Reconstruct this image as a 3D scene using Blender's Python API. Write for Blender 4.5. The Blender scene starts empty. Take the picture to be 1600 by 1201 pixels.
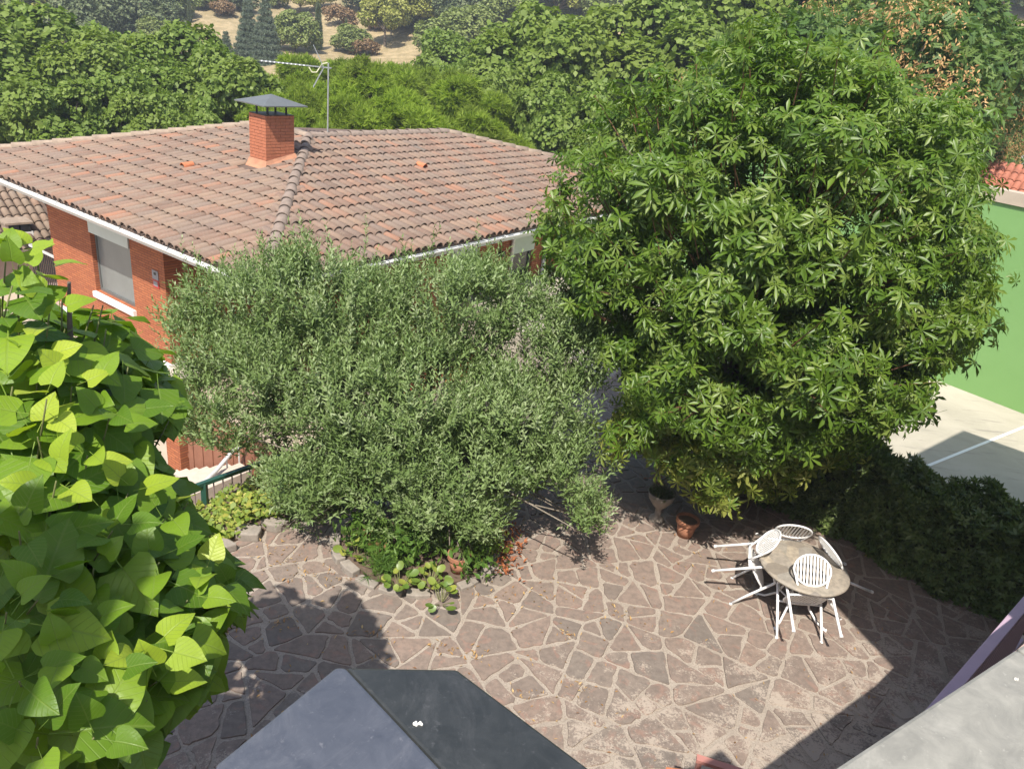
import bpy, math, random
import numpy as np
from mathutils import Vector, Matrix
random.seed(7)
rng = np.random.default_rng(7)
SC = bpy.context.scene
COL = SC.collection
R_ = math.radians

# ------------------------------------------------------------------ camera
CAM_H = 6.0
F_PX, CX, CY = 1183.836, 800.0, 600.5            # focal length in pixels of the 1600-wide photograph
PITCH, ROLL, AZA = R_(24.36155), R_(-7.02978), R_(-56.72482)
def _rot():
    f = np.array([0, math.cos(PITCH), -math.sin(PITCH)])
    rt = np.array([1.0, 0, 0]); dn = np.cross(f, rt)
    c, s = math.cos(ROLL), math.sin(ROLL)
    return np.array([c*rt + s*dn, -s*rt + c*dn, f])
CR = _rot()
cam_d = bpy.data.cameras.new('camera')
cam = bpy.data.objects.new('camera', cam_d); COL.objects.link(cam)
cam_d.sensor_width = 36; cam_d.lens = 36*F_PX/1600
cam_d.clip_start = 0.05; cam_d.clip_end = 2000
M = Matrix.Identity(4)
for i in range(3):
    M[i][0] = CR[0][i]; M[i][1] = -CR[1][i]; M[i][2] = -CR[2][i]
M[2][3] = CAM_H
cam.matrix_world = M
SC.camera = cam

# ------------------------------------------------------------------ world, sun, exposure
SUN_EL, SUN_AZ = R_(53.8), R_(190)               # direction towards the sun
W = bpy.data.worlds.new('World'); SC.world = W; W.use_nodes = True
nt = W.node_tree; nt.nodes.clear()
out = nt.nodes.new('ShaderNodeOutputWorld'); bg = nt.nodes.new('ShaderNodeBackground'); sky = nt.nodes.new('ShaderNodeTexSky')
sky.sky_type = 'NISHITA'; sky.sun_disc = False; sky.sun_elevation = SUN_EL; sky.sun_rotation = SUN_AZ
sky.air_density = 1.0; sky.dust_density = 1.6; sky.ozone_density = 1.0
nt.links.new(sky.outputs[0], bg.inputs[0]); bg.inputs[1].default_value = 0.15
nt.links.new(bg.outputs[0], out.inputs[0])
TO_SUN = Vector((math.sin(SUN_AZ)*math.cos(SUN_EL), math.cos(SUN_AZ)*math.cos(SUN_EL), math.sin(SUN_EL)))
sd = bpy.data.lights.new('sun', 'SUN'); sd.energy = 5.0; sd.angle = R_(0.53); sd.color = (1.0, 0.95, 0.855)
sun = bpy.data.objects.new('sun', sd); COL.objects.link(sun)
sun.rotation_euler = TO_SUN.to_track_quat('Z', 'Y').to_euler(); sun.location = (0, -30, 60)
vs = SC.view_settings
vs.view_transform = 'Standard'; vs.look = 'None'; vs.gamma = 1; vs.exposure = 0.68; vs.use_curve_mapping = False
SC.render.engine = 'CYCLES'
SC.cycles.max_bounces = 7; SC.cycles.transparent_max_bounces = 4; SC.cycles.diffuse_bounces = 4; SC.cycles.glossy_bounces = 2
SC.cycles.transmission_bounces = 4
SC.cycles.use_denoising = True

# ------------------------------------------------------------------ small helpers
def ray(x, y):
    return CR.T @ np.array([(x-CX)/F_PX, (y-CY)/F_PX, 1.0])
def at(x, y, z):                                 # point at height z seen at photograph pixel x, y
    d = ray(x, y); return np.array([0, 0, CAM_H]) + d*((z-CAM_H)/d[2])
def atd(x, y, dist):
    d = ray(x, y); return np.array([0, 0, CAM_H]) + d*(dist/np.linalg.norm(d))
def proj(P):
    P = np.atleast_2d(np.asarray(P, float)) - np.array([0, 0, CAM_H])
    v = P @ CR.T
    return np.stack([CX + F_PX*v[:, 0]/v[:, 2], CY + F_PX*v[:, 1]/v[:, 2]], 1)
def inside(poly, pts):
    x, y = pts[:, 0], pts[:, 1]; r = np.zeros(len(pts), bool)
    n = len(poly); j = n-1
    for i in range(n):
        xi, yi = poly[i]; xj, yj = poly[j]
        c = ((yi > y) != (yj > y)) & (x < (xj-xi)*(y-yi)/((yj-yi) or 1e-9)+xi)
        r ^= c; j = i
    return r

def mesh_np(name, V, Fs, tint=None, smooth=False, uv=None):
    """V (n,3); Fs list of (m,k) arrays of faces"""
    me = bpy.data.meshes.new(name)
    V = np.asarray(V, np.float32)
    me.vertices.add(len(V)); me.vertices.foreach_set('co', V.ravel())
    loops = np.concatenate([np.asarray(f).ravel() for f in Fs]).astype(np.int32)
    tot = np.concatenate([np.full(len(f), np.asarray(f).shape[1]) for f in Fs]).astype(np.int32)
    st = np.concatenate([[0], np.cumsum(tot)[:-1]]).astype(np.int32)
    me.loops.add(len(loops)); me.loops.foreach_set('vertex_index', loops)
    me.polygons.add(len(tot)); me.polygons.foreach_set('loop_start', st); me.polygons.foreach_set('loop_total', tot)
    if smooth: me.polygons.foreach_set('use_smooth', np.ones(len(tot), bool))
    if tint is not None:
        a = me.attributes.new('tint', 'FLOAT', 'POINT'); a.data.foreach_set('value', np.asarray(tint, np.float32))
    if uv is not None:
        for k, nm in ((0, 'lx'), (1, 'ly')):
            a = me.attributes.new(nm, 'FLOAT', 'POINT'); a.data.foreach_set('value', np.ascontiguousarray(uv[:, k], np.float32))
    me.update(calc_edges=True)
    return me

class MB:
    """collects boxes, tubes, grids into one mesh"""
    def __init__(s): s.v = []; s.f = []; s.t = []; s.cur = 0.0
    def add(s, vs_, fs):
        o = len(s.v); s.v += [tuple(float(c) for c in p) for p in vs_]; s.f += [tuple(i+o for i in f) for f in fs]
        s.t += [s.cur]*len(vs_); return s
    def box(s, lo, hi, M_=None):
        x0, y0, z0 = lo; x1, y1, z1 = hi
        vs_ = [(x0,y0,z0),(x1,y0,z0),(x1,y1,z0),(x0,y1,z0),(x0,y0,z1),(x1,y0,z1),(x1,y1,z1),(x0,y1,z1)]
        if M_ is not None: vs_ = [M_(p) for p in vs_]
        return s.add(vs_, [(3,2,1,0),(4,5,6,7),(0,1,5,4),(1,2,6,5),(2,3,7,6),(3,0,4,7)])
    def prism(s, poly, z0, z1):
        n = len(poly)
        vs_ = [(p[0], p[1], z0) for p in poly] + [(p[0], p[1], z1) for p in poly]
        return s.add(vs_, [tuple(range(n-1, -1, -1)), tuple(range(n, 2*n))] + [(i, (i+1) % n, n+(i+1) % n, n+i) for i in range(n)])
    def bar(s, a, b, w, h, up=(0, 0, 1)):
        a = Vector([float(c) for c in a]); b = Vector([float(c) for c in b]); d = (b-a).normalized(); x = d.cross(Vector(up))
        if x.length < 1e-4: x = Vector((1, 0, 0))
        x.normalize(); z = x.cross(d).normalized()
        vs_ = []
        for p in (a, b):
            for sx, sz in ((-1,-1),(1,-1),(1,1),(-1,1)): vs_.append(p + x*(sx*w/2) + z*(sz*h/2))
        return s.add(vs_, [(0,1,2,3),(7,6,5,4),(0,4,5,1),(1,5,6,2),(2,6,7,3),(3,7,4,0)])
    def tube(s, pts, r, n=8, cap=True, closed=False):
        pts = [Vector([float(c) for c in p]) for p in pts]; m = len(pts)
        rs = r if hasattr(r, '__len__') else [r]*m
        vs_ = []; fs = []; ref = None
        for i, p in enumerate(pts):
            if closed: d = pts[(i+1) % m] - pts[i-1]
            else: d = pts[min(i+1, m-1)] - pts[max(i-1, 0)]
            d.normalize()
            if ref is None:
                ref = d.orthogonal().normalized()
            ref = (ref - d*ref.dot(d)).normalized(); b = d.cross(ref)
            for k in range(n):
                a = 2*math.pi*k/n; vs_.append(p + (ref*math.cos(a) + b*math.sin(a))*rs[i])
        for i in range(m if closed else m-1):
            j = (i+1) % m
            for k in range(n): fs.append((i*n+k, i*n+(k+1) % n, j*n+(k+1) % n, j*n+k))
        if cap and not closed: fs += [tuple(range(n-1, -1, -1)), tuple(range((m-1)*n, m*n))]
        return s.add(vs_, fs)
    def lathe(s, prof, c=(0, 0, 0), n=20):
        vs_ = []; fs = []; m = len(prof)
        for r, z in prof:
            for k in range(n): vs_.append((c[0]+r*math.cos(2*math.pi*k/n), c[1]+r*math.sin(2*math.pi*k/n), c[2]+z))
        for i in range(m-1):
            for k in range(n): fs.append((i*n+k, i*n+(k+1) % n, (i+1)*n+(k+1) % n, (i+1)*n+k))
        return s.add(vs_, fs)
    def mesh(s, name, smooth=False):
        me = bpy.data.meshes.new(name); me.from_pydata(s.v, [], s.f); me.update()
        if any(s.t):
            a = me.attributes.new('tint', 'FLOAT', 'POINT'); a.data.foreach_set('value', s.t)
        if smooth: me.polygons.foreach_set('use_smooth', [True]*len(me.polygons))
        return me

def wm(o):                                       # world matrix without waiting for a depsgraph update
    b = Matrix.LocRotScale(o.location, o.rotation_euler, o.scale)
    return wm(o.parent) @ o.matrix_parent_inverse @ b if o.parent is not None else b
LOCAL = [False]                                  # True: child meshes are given in their thing's own space
def link(name, me, mat=None, parent=None, loc=None, mw=None):
    o = bpy.data.objects.new(name, me); COL.objects.link(o)
    if mat is not None and me is not None and len(me.materials) == 0: me.materials.append(mat)
    if parent is not None:
        o.parent = parent
        if not LOCAL[0]: o.matrix_parent_inverse = wm(parent).inverted()
    if loc is not None: o.location = [float(c) for c in loc]
    if mw is not None:
        l_, q_, s_ = mw.decompose(); o.location = l_; o.rotation_euler = q_.to_euler(); o.scale = s_
    return o
def obj(name, mb, mat, parent=None, smooth=False, loc=None, bevel=0):
    o = link(name, mb.mesh(name, smooth), mat, parent, loc)
    if bevel:
        b = o.modifiers.new('bevel', 'BEVEL'); b.width = bevel; b.segments = 2; b.limit_method = 'ANGLE'
    return o
def tag(o, label, cat, group=None, kind=None):
    if label: o['label'] = label
    if cat: o['category'] = cat
    if group: o['group'] = group
    if kind: o['kind'] = kind
    return o
def thing(name, label, cat, loc=(0, 0, 0), group=None, rz=0):
    o = bpy.data.objects.new(name, None); COL.objects.link(o); o.location = [float(c) for c in loc]; o.rotation_euler = (0, 0, rz)
    o.empty_display_size = 0.2
    return tag(o, label, cat, group)
def struct(o): o['kind'] = 'structure'; return o
def stuff(o): o['kind'] = 'stuff'; return o
def kids(o): return [c for c in bpy.data.objects if c.parent is o]

# ------------------------------------------------------------------ materials
class NT:
    def __init__(s, name):
        s.m = bpy.data.materials.new(name); s.m.use_nodes = True; s.t = s.m.node_tree; s.t.nodes.clear()
        s.out = s.n('ShaderNodeOutputMaterial'); s.co = s.n('ShaderNodeTexCoord')
    def n(s, typ, **kw):
        k = s.t.nodes.new(typ)
        for a, b in kw.items(): setattr(k, a, b)
        return k
    def l(s, a, b): s.t.links.new(a, b)
    def noise(s, scale, detail=5, rough=0.6, vec=None, dist=0.0):
        k = s.n('ShaderNodeTexNoise'); k.inputs['Scale'].default_value = scale; k.inputs['Detail'].default_value = detail
        k.inputs['Roughness'].default_value = rough; k.inputs['Distortion'].default_value = dist
        s.l(vec if vec is not None else s.co.outputs['Object'], k.inputs['Vector']); return k.outputs['Fac']
    def geo(s): return s.n('ShaderNodeNewGeometry').outputs['Position']
    def ramp(s, fac, stops):
        k = s.n('ShaderNodeValToRGB'); e = k.color_ramp.elements
        while len(e) < len(stops): e.new(0.5)
        for i, (p, c) in enumerate(stops): e[i].position = p; e[i].color = (*c, 1) if len(c) == 3 else c
        s.l(fac, k.inputs[0]); return k.outputs[0]
    def mix(s, fac, a, b, mode='MIX'):
        k = s.n('ShaderNodeMix', data_type='RGBA', blend_type=mode)
        for i, v in ((0, fac), (6, a), (7, b)):
            if hasattr(v, 'links'): s.l(v, k.inputs[i])
            elif i == 0: k.inputs[0].default_value = v
            else: k.inputs[i].default_value = (*v, 1)
        return k.outputs[2]
    def math(s, op, a, b=None, clamp=False):
        k = s.n('ShaderNodeMath', operation=op); k.use_clamp = clamp
        for i, v in ((0, a), (1, b)):
            if v is None: continue
            if hasattr(v, 'links'): s.l(v, k.inputs[i])
            else: k.inputs[i].default_value = v
        return k.outputs[0]
    def attr(s, name): k = s.n('ShaderNodeAttribute'); k.attribute_name = name; return k.outputs['Fac']
    def rand(s): return s.n('ShaderNodeObjectInfo').outputs['Random']
    def bsdf(s, col, rough=0.6, metal=0.0, spec=0.5, bump=None, bstr=0.3, bdist=0.01):
        p = s.n('ShaderNodeBsdfPrincipled')
        for k, v in (('Base Color', col), ('Roughness', rough), ('Metallic', metal), ('Specular IOR Level', spec)):
            if hasattr(v, 'links'): s.l(v, p.inputs[k])
            elif k == 'Base Color': p.inputs[k].default_value = (*v, 1)
            else: p.inputs[k].default_value = v
        if bump is not None:
            b = s.n('ShaderNodeBump'); b.inputs['Strength'].default_value = bstr; b.inputs['Distance'].default_value = bdist
            s.l(bump, b.inputs['Height']); s.l(b.outputs[0], p.inputs['Normal'])
        s.p = p; return p
    def done(s, sh=None):
        s.l((sh or s.p).outputs[0], s.out.inputs[0]); return s.m

def veined(name, stops, trans, tcol):
    t = NT(name); v = t.math('FRACT', t.math('ADD', t.attr('tint'), t.rand())); col = t.ramp(v, stops)
    lx = t.math('ABSOLUTE', t.attr('lx')); ly = t.attr('ly')
    lat = t.math('FRACT', t.math('MULTIPLY', t.math('SUBTRACT', ly, t.math('MULTIPLY', lx, 0.75)), 6.5))
    lat = t.math('ABSOLUTE', t.math('SUBTRACT', lat, 0.5))
    vein = t.math('MAXIMUM', t.ramp(lat, [(0.0, (1, 1, 1)), (0.09, (0, 0, 0))]), t.ramp(lx, [(0.008, (1, 1, 1)), (0.03, (0, 0, 0))]))
    g = t.noise(26, 4, 0.6, t.geo())
    col = t.mix(t.math('MULTIPLY', g, 0.45), col, t.mix(1.0, col, (0.62, 0.66, 0.6), 'MULTIPLY'))
    col = t.mix(t.math('MULTIPLY', vein, 0.42), col, (0.22, 0.30, 0.06))
    t.bsdf(col, t.ramp(g, [(0.3, (0.36,)*3), (0.7, (0.56,)*3)]), 0, 0.4, t.math('SUBTRACT', g, t.math('MULTIPLY', vein, 0.8)), 0.35, 0.006)
    tr = t.n('ShaderNodeBsdfTranslucent'); t.l(t.mix(1.0, t.mix(t.math('MULTIPLY', vein, 0.4), col, (0.08, 0.12, 0.02)), tcol, 'MULTIPLY'), tr.inputs[0])
    mx = t.n('ShaderNodeMixShader'); mx.inputs[0].default_value = trans
    t.l(t.p.outputs[0], mx.inputs[1]); t.l(tr.outputs[0], mx.inputs[2]); return t.done(mx)
def plain(name, c, rough=0.6, var=0.25, scale=6, metal=0.0, spec=0.5, bstr=0.15):
    t = NT(name); g = t.noise(scale, 6, 0.65, t.geo())
    d = tuple(x*(1-var) for x in c); h = tuple(min(1, x*(1+var*0.8)) for x in c)
    t.bsdf(t.ramp(g, [(0.25, d), (0.55, c), (0.8, h)]), rough, metal, spec, t.noise(scale*9, 4, 0.6, t.geo()), bstr, 0.004)
    return t.done()

def leafy(name, stops, trans=0.3, rough=0.5, spec=0.35, patch=None, tcol=(1.15, 1.25, 0.55)):
    """stops: colour ramp over the per-leaf tint; patch: (scale, colour, amount) slow colour drift over the crown"""
    t = NT(name)
    v = t.math('FRACT', t.math('ADD', t.attr('tint'), t.rand()))
    col = t.ramp(v, stops)
    if patch:
        g = t.noise(patch[0], 2, 0.5, t.geo())
        g = t.math('MULTIPLY', t.ramp(g, [(0.42, (0, 0, 0)), (0.66, (1, 1, 1))]), patch[2])
        col = t.mix(g, col, patch[1])
    t.bsdf(col, rough, 0, spec)
    tr = t.n('ShaderNodeBsdfTranslucent')
    t.l(t.mix(1.0, col, tcol, 'MULTIPLY'), tr.inputs[0])
    mx = t.n('ShaderNodeMixShader'); mx.inputs[0].default_value = trans
    t.l(t.p.outputs[0], mx.inputs[1]); t.l(tr.outputs[0], mx.inputs[2])
    return t.done(mx)

def m_tile(name, warm=1.0):
    t = NT(name)
    v = t.math('FRACT', t.math('ADD', t.attr('tint'), t.rand()))
    col = t.ramp(v, [(0.0, (0.148, 0.098, 0.075)), (0.2, (0.215, 0.128, 0.092)), (0.36, (0.172, 0.123, 0.100)), (0.52, (0.240, 0.160, 0.114)),
                     (0.68, (0.192, 0.138, 0.110)), (0.87, (0.240, 0.150, 0.108)), (0.97, (0.290, 0.138, 0.085)), (1.0, (0.135, 0.110, 0.094))])
    g = t.noise(2.3, 6, 0.7, t.geo())
    col = t.mix(t.math('MULTIPLY', t.ramp(g, [(0.4, (0, 0, 0)), (0.75, (1, 1, 1))]), 0.55), col, (0.178, 0.145, 0.115))
    g2 = t.noise(22, 5, 0.7, t.geo())
    col = t.mix(t.math('MULTIPLY', t.ramp(g2, [(0.5, (0, 0, 0)), (0.72, (1, 1, 1))]), 0.5), col, (0.27, 0.225, 0.175))
    g3 = t.noise(9, 6, 0.75, t.geo())
    col = t.mix(t.math('MULTIPLY', t.ramp(g3, [(0.55, (0, 0, 0)), (0.7, (1, 1, 1))]), 0.5), col, (0.13, 0.105, 0.085))
    if warm != 1.0: col = t.mix(0.55, col, (0.25, 0.19, 0.14))
    t.bsdf(col, 0.85, 0, 0.25, t.noise(60, 4, 0.6, t.geo()), 0.35, 0.004)
    return t.done()

def m_brick(name, sx, vertical_axis='Z', basis=None):
    """brick wall, real-size bricks along the wall direction basis (world xy unit vector)"""
    t = NT(name)
    pos = t.geo()
    dp = t.n('ShaderNodeVectorMath', operation='DOT_PRODUCT'); t.l(pos, dp.inputs[0]); dp.inputs[1].default_value = (basis[0], basis[1], 0)
    sp = t.n('ShaderNodeSeparateXYZ'); t.l(pos, sp.inputs[0])
    cb = t.n('ShaderNodeCombineXYZ'); t.l(dp.outputs['Value'], cb.inputs[0]); t.l(sp.outputs[2], cb.inputs[1])
    b = t.n('ShaderNodeTexBrick'); t.l(cb.outputs[0], b.inputs['Vector'])
    b.inputs['Scale'].default_value = 1; b.inputs['Brick Width'].default_value = 0.25; b.inputs['Row Height'].default_value = 0.058
    b.inputs['Mortar Size'].default_value = 0.008; b.inputs['Mortar Smooth'].default_value = 0.3
    b.inputs['Color1'].default_value = (0.42, 0.14, 0.06, 1); b.inputs['Color2'].default_value = (0.31, 0.095, 0.045, 1); b.inputs['Mortar'].default_value = (0.15, 0.062, 0.038, 1)
    g = t.noise(3.5, 5, 0.6, pos)
    col = t.mix(t.math('MULTIPLY', g, 0.35), b.outputs['Color'], (0.33, 0.13, 0.07))
    g2 = t.noise(30, 4, 0.6, pos)
    col = t.mix(t.math('MULTIPLY', t.ramp(g2, [(0.55, (0, 0, 0)), (0.75, (1, 1, 1))]), 0.35), col, (0.42, 0.19, 0.11))
    inv = t.math('SUBTRACT', 1.0, b.outputs['Fac'])
    t.bsdf(col, 0.85, 0, 0.2, inv, 0.8, 0.012)
    return t.done()

A = np.array([math.sin(AZA), math.cos(AZA)]); B = np.array([math.cos(AZA), -math.sin(AZA)])

def m_stone():
    t = NT('porphyry_slab'); v = t.rand()
    col = t.ramp(v, [(0.0, (0.185, 0.142, 0.116)), (0.25, (0.230, 0.168, 0.135)), (0.45, (0.140, 0.119, 0.101)), (0.65, (0.240, 0.172, 0.135)), (0.85, (0.185, 0.156, 0.130)), (1, (0.125, 0.108, 0.094))])
    pos = t.geo()
    g = t.noise(1.7, 6, 0.65, pos); col = t.mix(t.math('MULTIPLY', g, 0.5), col, (0.275, 0.215, 0.18))
    g = t.noise(14, 7, 0.75, pos); col = t.mix(t.ramp(g, [(0.35, (0.6,)*3), (0.6, (0, 0, 0))]), col, (0.105, 0.086, 0.075))
    g = t.noise(5, 4, 0.6, pos, 1.5); col = t.mix(t.math('MULTIPLY', t.ramp(g, [(0.56, (0, 0, 0)), (0.66, (1, 1, 1))]), 0.4), col, (0.29, 0.16, 0.12))
    # cement film left on the slabs towards the house side (near the building it is heavy)
    sp = t.n('ShaderNodeSeparateXYZ'); t.l(pos, sp.inputs[0])
    d = t.math('ADD', t.math('MULTIPLY', sp.outputs[1], -0.19), t.math('MULTIPLY', sp.outputs[0], 0.075))
    d = t.math('ADD', d, 1.12)
    n1 = t.noise(45, 6, 0.8, pos); n2 = t.noise(3.2, 4, 0.6, pos)
    k = t.math('ADD', t.math('MULTIPLY', n1, 0.85), t.math('MULTIPLY', n2, 0.75))
    k = t.math('ADD', k, t.math('MULTIPLY', d, 0.5))
    msk = t.ramp(k, [(0.90, (0, 0, 0)), (0.98, (1, 1, 1))])
    col = t.mix(t.math('MULTIPLY', msk, 0.85), col, (0.37, 0.31, 0.255))
    t.bsdf(col, 0.75, 0, 0.3, t.noise(26, 7, 0.7, pos), 0.4, 0.008)
    return t.done()
def m_mortar():
    t = NT('mortar'); pos = t.geo()
    g = t.noise(2, 6, 0.7, pos); h = t.noise(55, 6, 0.8, pos)
    col = t.ramp(g, [(0.3, (0.305, 0.258, 0.212)), (0.7, (0.41, 0.355, 0.298))])
    col = t.mix(t.ramp(h, [(0.38, (0.7,)*3), (0.56, (0, 0, 0))]), col, (0.19, 0.15, 0.125))
    t.bsdf(col, 0.95, 0, 0.1, h, 0.8, 0.01)
    return t.done()

MAT = {}
MAT['stone'] = m_stone(); MAT['mortar'] = m_mortar()
MAT['tile'] = m_tile('roof_terracotta'); MAT['tile_pale'] = m_tile('roof_terracotta_pale', 0.8)
MAT['tile_new'] = plain('new_terracotta', (0.50, 0.17, 0.075), 0.8)
MAT['tile_deck'] = plain('roof_channels', (0.12, 0.08, 0.06), 0.95)
MAT['ridge'] = plain('weathered_ridge', (0.215, 0.165, 0.135), 0.9, 0.35, 9)
MAT['ridge_pale'] = plain('lime_ridge', (0.29, 0.22, 0.165), 0.9, 0.3, 7)
MAT['brickA'] = m_brick('brick_facade', 1, basis=A); MAT['brickB'] = m_brick('brick_side', 1, basis=B)
MAT['brick'] = plain('chimney_brick', (0.40, 0.135, 0.068), 0.85, 0.25, 14)
MAT['brick_joint'] = plain('brick_joint', (0.27, 0.115, 0.07), 0.9)
MAT['terracotta_render'] = plain('chimney_flashing', (0.40, 0.19, 0.11), 0.85)
MAT['white'] = plain('white_paint', (0.74, 0.73, 0.70), 0.5, 0.08)
MAT['white_metal'] = plain('white_enamel', (0.76, 0.75, 0.74), 0.35, 0.06)
MAT['gutter'] = plain('white_gutter', (0.66, 0.655, 0.63), 0.4, 0.1)
MAT['panel'] = plain('shutter_box_paint', (0.50, 0.54, 0.50), 0.55, 0.06)
MAT['blind'] = plain('grey_blind', (0.155, 0.165, 0.16), 0.3, 0.15, 2, spec=0.6)
MAT['dark_glass'] = plain('dark_glass', (0.018, 0.021, 0.022), 0.12, 0.1, spec=0.7)
MAT['black'] = plain('black_iron', (0.015, 0.015, 0.016), 0.5)
MAT['cap_metal'] = plain('grey_cap_metal', (0.15, 0.155, 0.15), 0.45, 0.12, 5, 0.3)
MAT['galv'] = plain('galvanised', (0.42, 0.43, 0.43), 0.4, 0.15, 20, 0.6)
MAT['cable'] = plain('pale_cable', (0.62, 0.60, 0.42), 0.6)
MAT['red'] = plain('red_plate', (0.40, 0.03, 0.03), 0.5)
MAT['grey_plate'] = plain('grey_plate', (0.22, 0.22, 0.24), 0.5)
MAT['plaster_pink'] = plain('rose_plaster', (0.40, 0.29, 0.25), 0.9, 0.1)
MAT['render'] = plain('beige_render', (0.48, 0.42, 0.34), 0.9, 0.12)
MAT['yard'] = plain('beige_yard', (0.42, 0.345, 0.265), 0.95, 0.15, 2)
MAT['soil'] = plain('dry_soil', (0.125, 0.085, 0.06), 0.95, 0.4, 9, bstr=0.6)
MAT['step'] = plain('stone_step', (0.50, 0.42, 0.345), 0.9, 0.15)
MAT['wood'] = plain('brown_fence_board', (0.235, 0.098, 0.058), 0.6, 0.2, 6)
MAT['greenrail'] = plain('green_rail', (0.022, 0.072, 0.052), 0.35, 0.15)
MAT['greyrail'] = plain('pale_rail', (0.50, 0.49, 0.48), 0.4, 0.1)
MAT['bark'] = plain('bark', (0.13, 0.10, 0.075), 0.95, 0.4, 8, bstr=0.8)
MAT['olive_bark'] = plain('olive_bark', (0.20, 0.17, 0.135), 0.95, 0.4, 10, bstr=0.8)
MAT['twig'] = plain('twig', (0.16, 0.075, 0.04), 0.8)
MAT['green_twig'] = plain('green_twig', (0.14, 0.15, 0.05), 0.7)
MAT['terracotta'] = plain('terracotta_pot', (0.34, 0.15, 0.085), 0.85, 0.25, 9)
MAT['concrete_edge'] = plain('bed_edging', (0.26, 0.225, 0.19), 0.95, 0.25, 12, bstr=0.6)
MAT['court_line'] = plain('court_line', (0.80, 0.79, 0.77), 0.6, 0.05)
MAT['purple'] = plain('mauve_rail_paint', (0.42, 0.31, 0.39), 0.4, 0.08)
MAT['purple_dark'] = plain('mauve_bar_paint', (0.24, 0.165, 0.175), 0.45, 0.1)
MAT['rose_rail'] = plain('rose_rail_paint', (0.40, 0.18, 0.15), 0.45, 0.1)
MAT['redroof'] = plain('red_roof_far', (0.36, 0.13, 0.08), 0.9, 0.3, 3)
MAT['pale_metal'] = plain('pale_sheet', (0.40, 0.40, 0.39), 0.5, 0.12, 2)
MAT['dropping'] = plain('white_scrap', (0.72, 0.69, 0.64), 0.9, 0.1)
def m_court():
    t = NT('court_concrete'); pos = t.geo()
    g = t.noise(0.8, 6, 0.65, pos, 0.6); col = t.ramp(g, [(0.3, (0.33, 0.30, 0.24)), (0.6, (0.41, 0.37, 0.30)), (0.8, (0.44, 0.40, 0.33))])
    mp = t.n('ShaderNodeMapping'); t.l(pos, mp.inputs[0]); mp.inputs['Rotation'].default_value = (0, 0, R_(50)); mp.inputs['Scale'].default_value = (0.7, 5, 1)
    h = t.noise(1.1, 6, 0.75, mp.outputs[0]); col = t.mix(t.math('MULTIPLY', t.ramp(h, [(0.56, (0, 0, 0)), (0.68, (1, 1, 1))]), 0.7), col, (0.21, 0.19, 0.165))
    t.bsdf(col, 0.85, 0, 0.3, t.noise(30, 4, 0.6, pos), 0.15, 0.004); return t.done()
MAT['court'] = m_court()
def m_green_wall():
    t = NT('green_court_paint'); pos = t.geo()
    g = t.noise(0.5, 5, 0.6, pos); col = t.ramp(g, [(0.3, (0.150, 0.29, 0.09)), (0.7, (0.180, 0.33, 0.112))])
    h = t.noise(9, 6, 0.7, pos); col = t.mix(t.math('MULTIPLY', t.ramp(h, [(0.6, (0, 0, 0)), (0.75, (1, 1, 1))]), 0.25), col, (0.23, 0.34, 0.18))
    t.bsdf(col, 0.55, 0, 0.4, h, 0.08, 0.005); return t.done()
MAT['green_wall'] = m_green_wall()
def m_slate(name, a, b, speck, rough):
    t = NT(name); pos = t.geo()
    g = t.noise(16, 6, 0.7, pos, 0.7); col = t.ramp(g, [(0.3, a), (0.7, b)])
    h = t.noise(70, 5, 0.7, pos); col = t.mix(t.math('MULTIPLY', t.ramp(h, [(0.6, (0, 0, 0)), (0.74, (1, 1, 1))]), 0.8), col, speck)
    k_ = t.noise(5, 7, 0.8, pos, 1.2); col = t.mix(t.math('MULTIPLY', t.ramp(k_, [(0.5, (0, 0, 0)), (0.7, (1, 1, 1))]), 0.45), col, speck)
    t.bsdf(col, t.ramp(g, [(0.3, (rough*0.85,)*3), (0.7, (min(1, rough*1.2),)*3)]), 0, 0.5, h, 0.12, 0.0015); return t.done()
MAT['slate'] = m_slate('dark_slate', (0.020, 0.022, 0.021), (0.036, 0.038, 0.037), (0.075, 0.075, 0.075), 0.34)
MAT['slate_sky_sheen'] = m_slate('sky_sheen_slate', (0.050, 0.056, 0.072), (0.078, 0.084, 0.102), (0.15, 0.15, 0.165), 0.34)  # sky reflection on the left coping face put into the colour
MAT['pale_slab'] = m_slate('pale_coping', (0.16, 0.155, 0.135), (0.255, 0.245, 0.212), (0.34, 0.325, 0.285), 0.8)
def m_table():
    t = NT('stone_mosaic'); pos = t.co.outputs['Object']
    v = t.n('ShaderNodeTexVoronoi', feature='F1'); v.inputs['Scale'].default_value = 5; t.l(pos, v.inputs['Vector'])
    sp = t.n('ShaderNodeSeparateColor'); t.l(v.outputs['Color'], sp.inputs[0])
    col = t.ramp(sp.outputs[0], [(0, (0.20, 0.17, 0.135)), (0.3, (0.34, 0.29, 0.23)), (0.55, (0.26, 0.24, 0.21)), (0.8, (0.39, 0.33, 0.25)), (1, (0.17, 0.15, 0.14))])
    g = t.noise(14, 6, 0.7, pos); col = t.mix(t.ramp(g, [(0.4, (0.5,)*3), (0.6, (0, 0, 0))]), col, (0.15, 0.13, 0.11))
    t.bsdf(col, 0.6, 0, 0.4, g, 0.2, 0.004); return t.done()
MAT['table'] = m_table()
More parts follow.
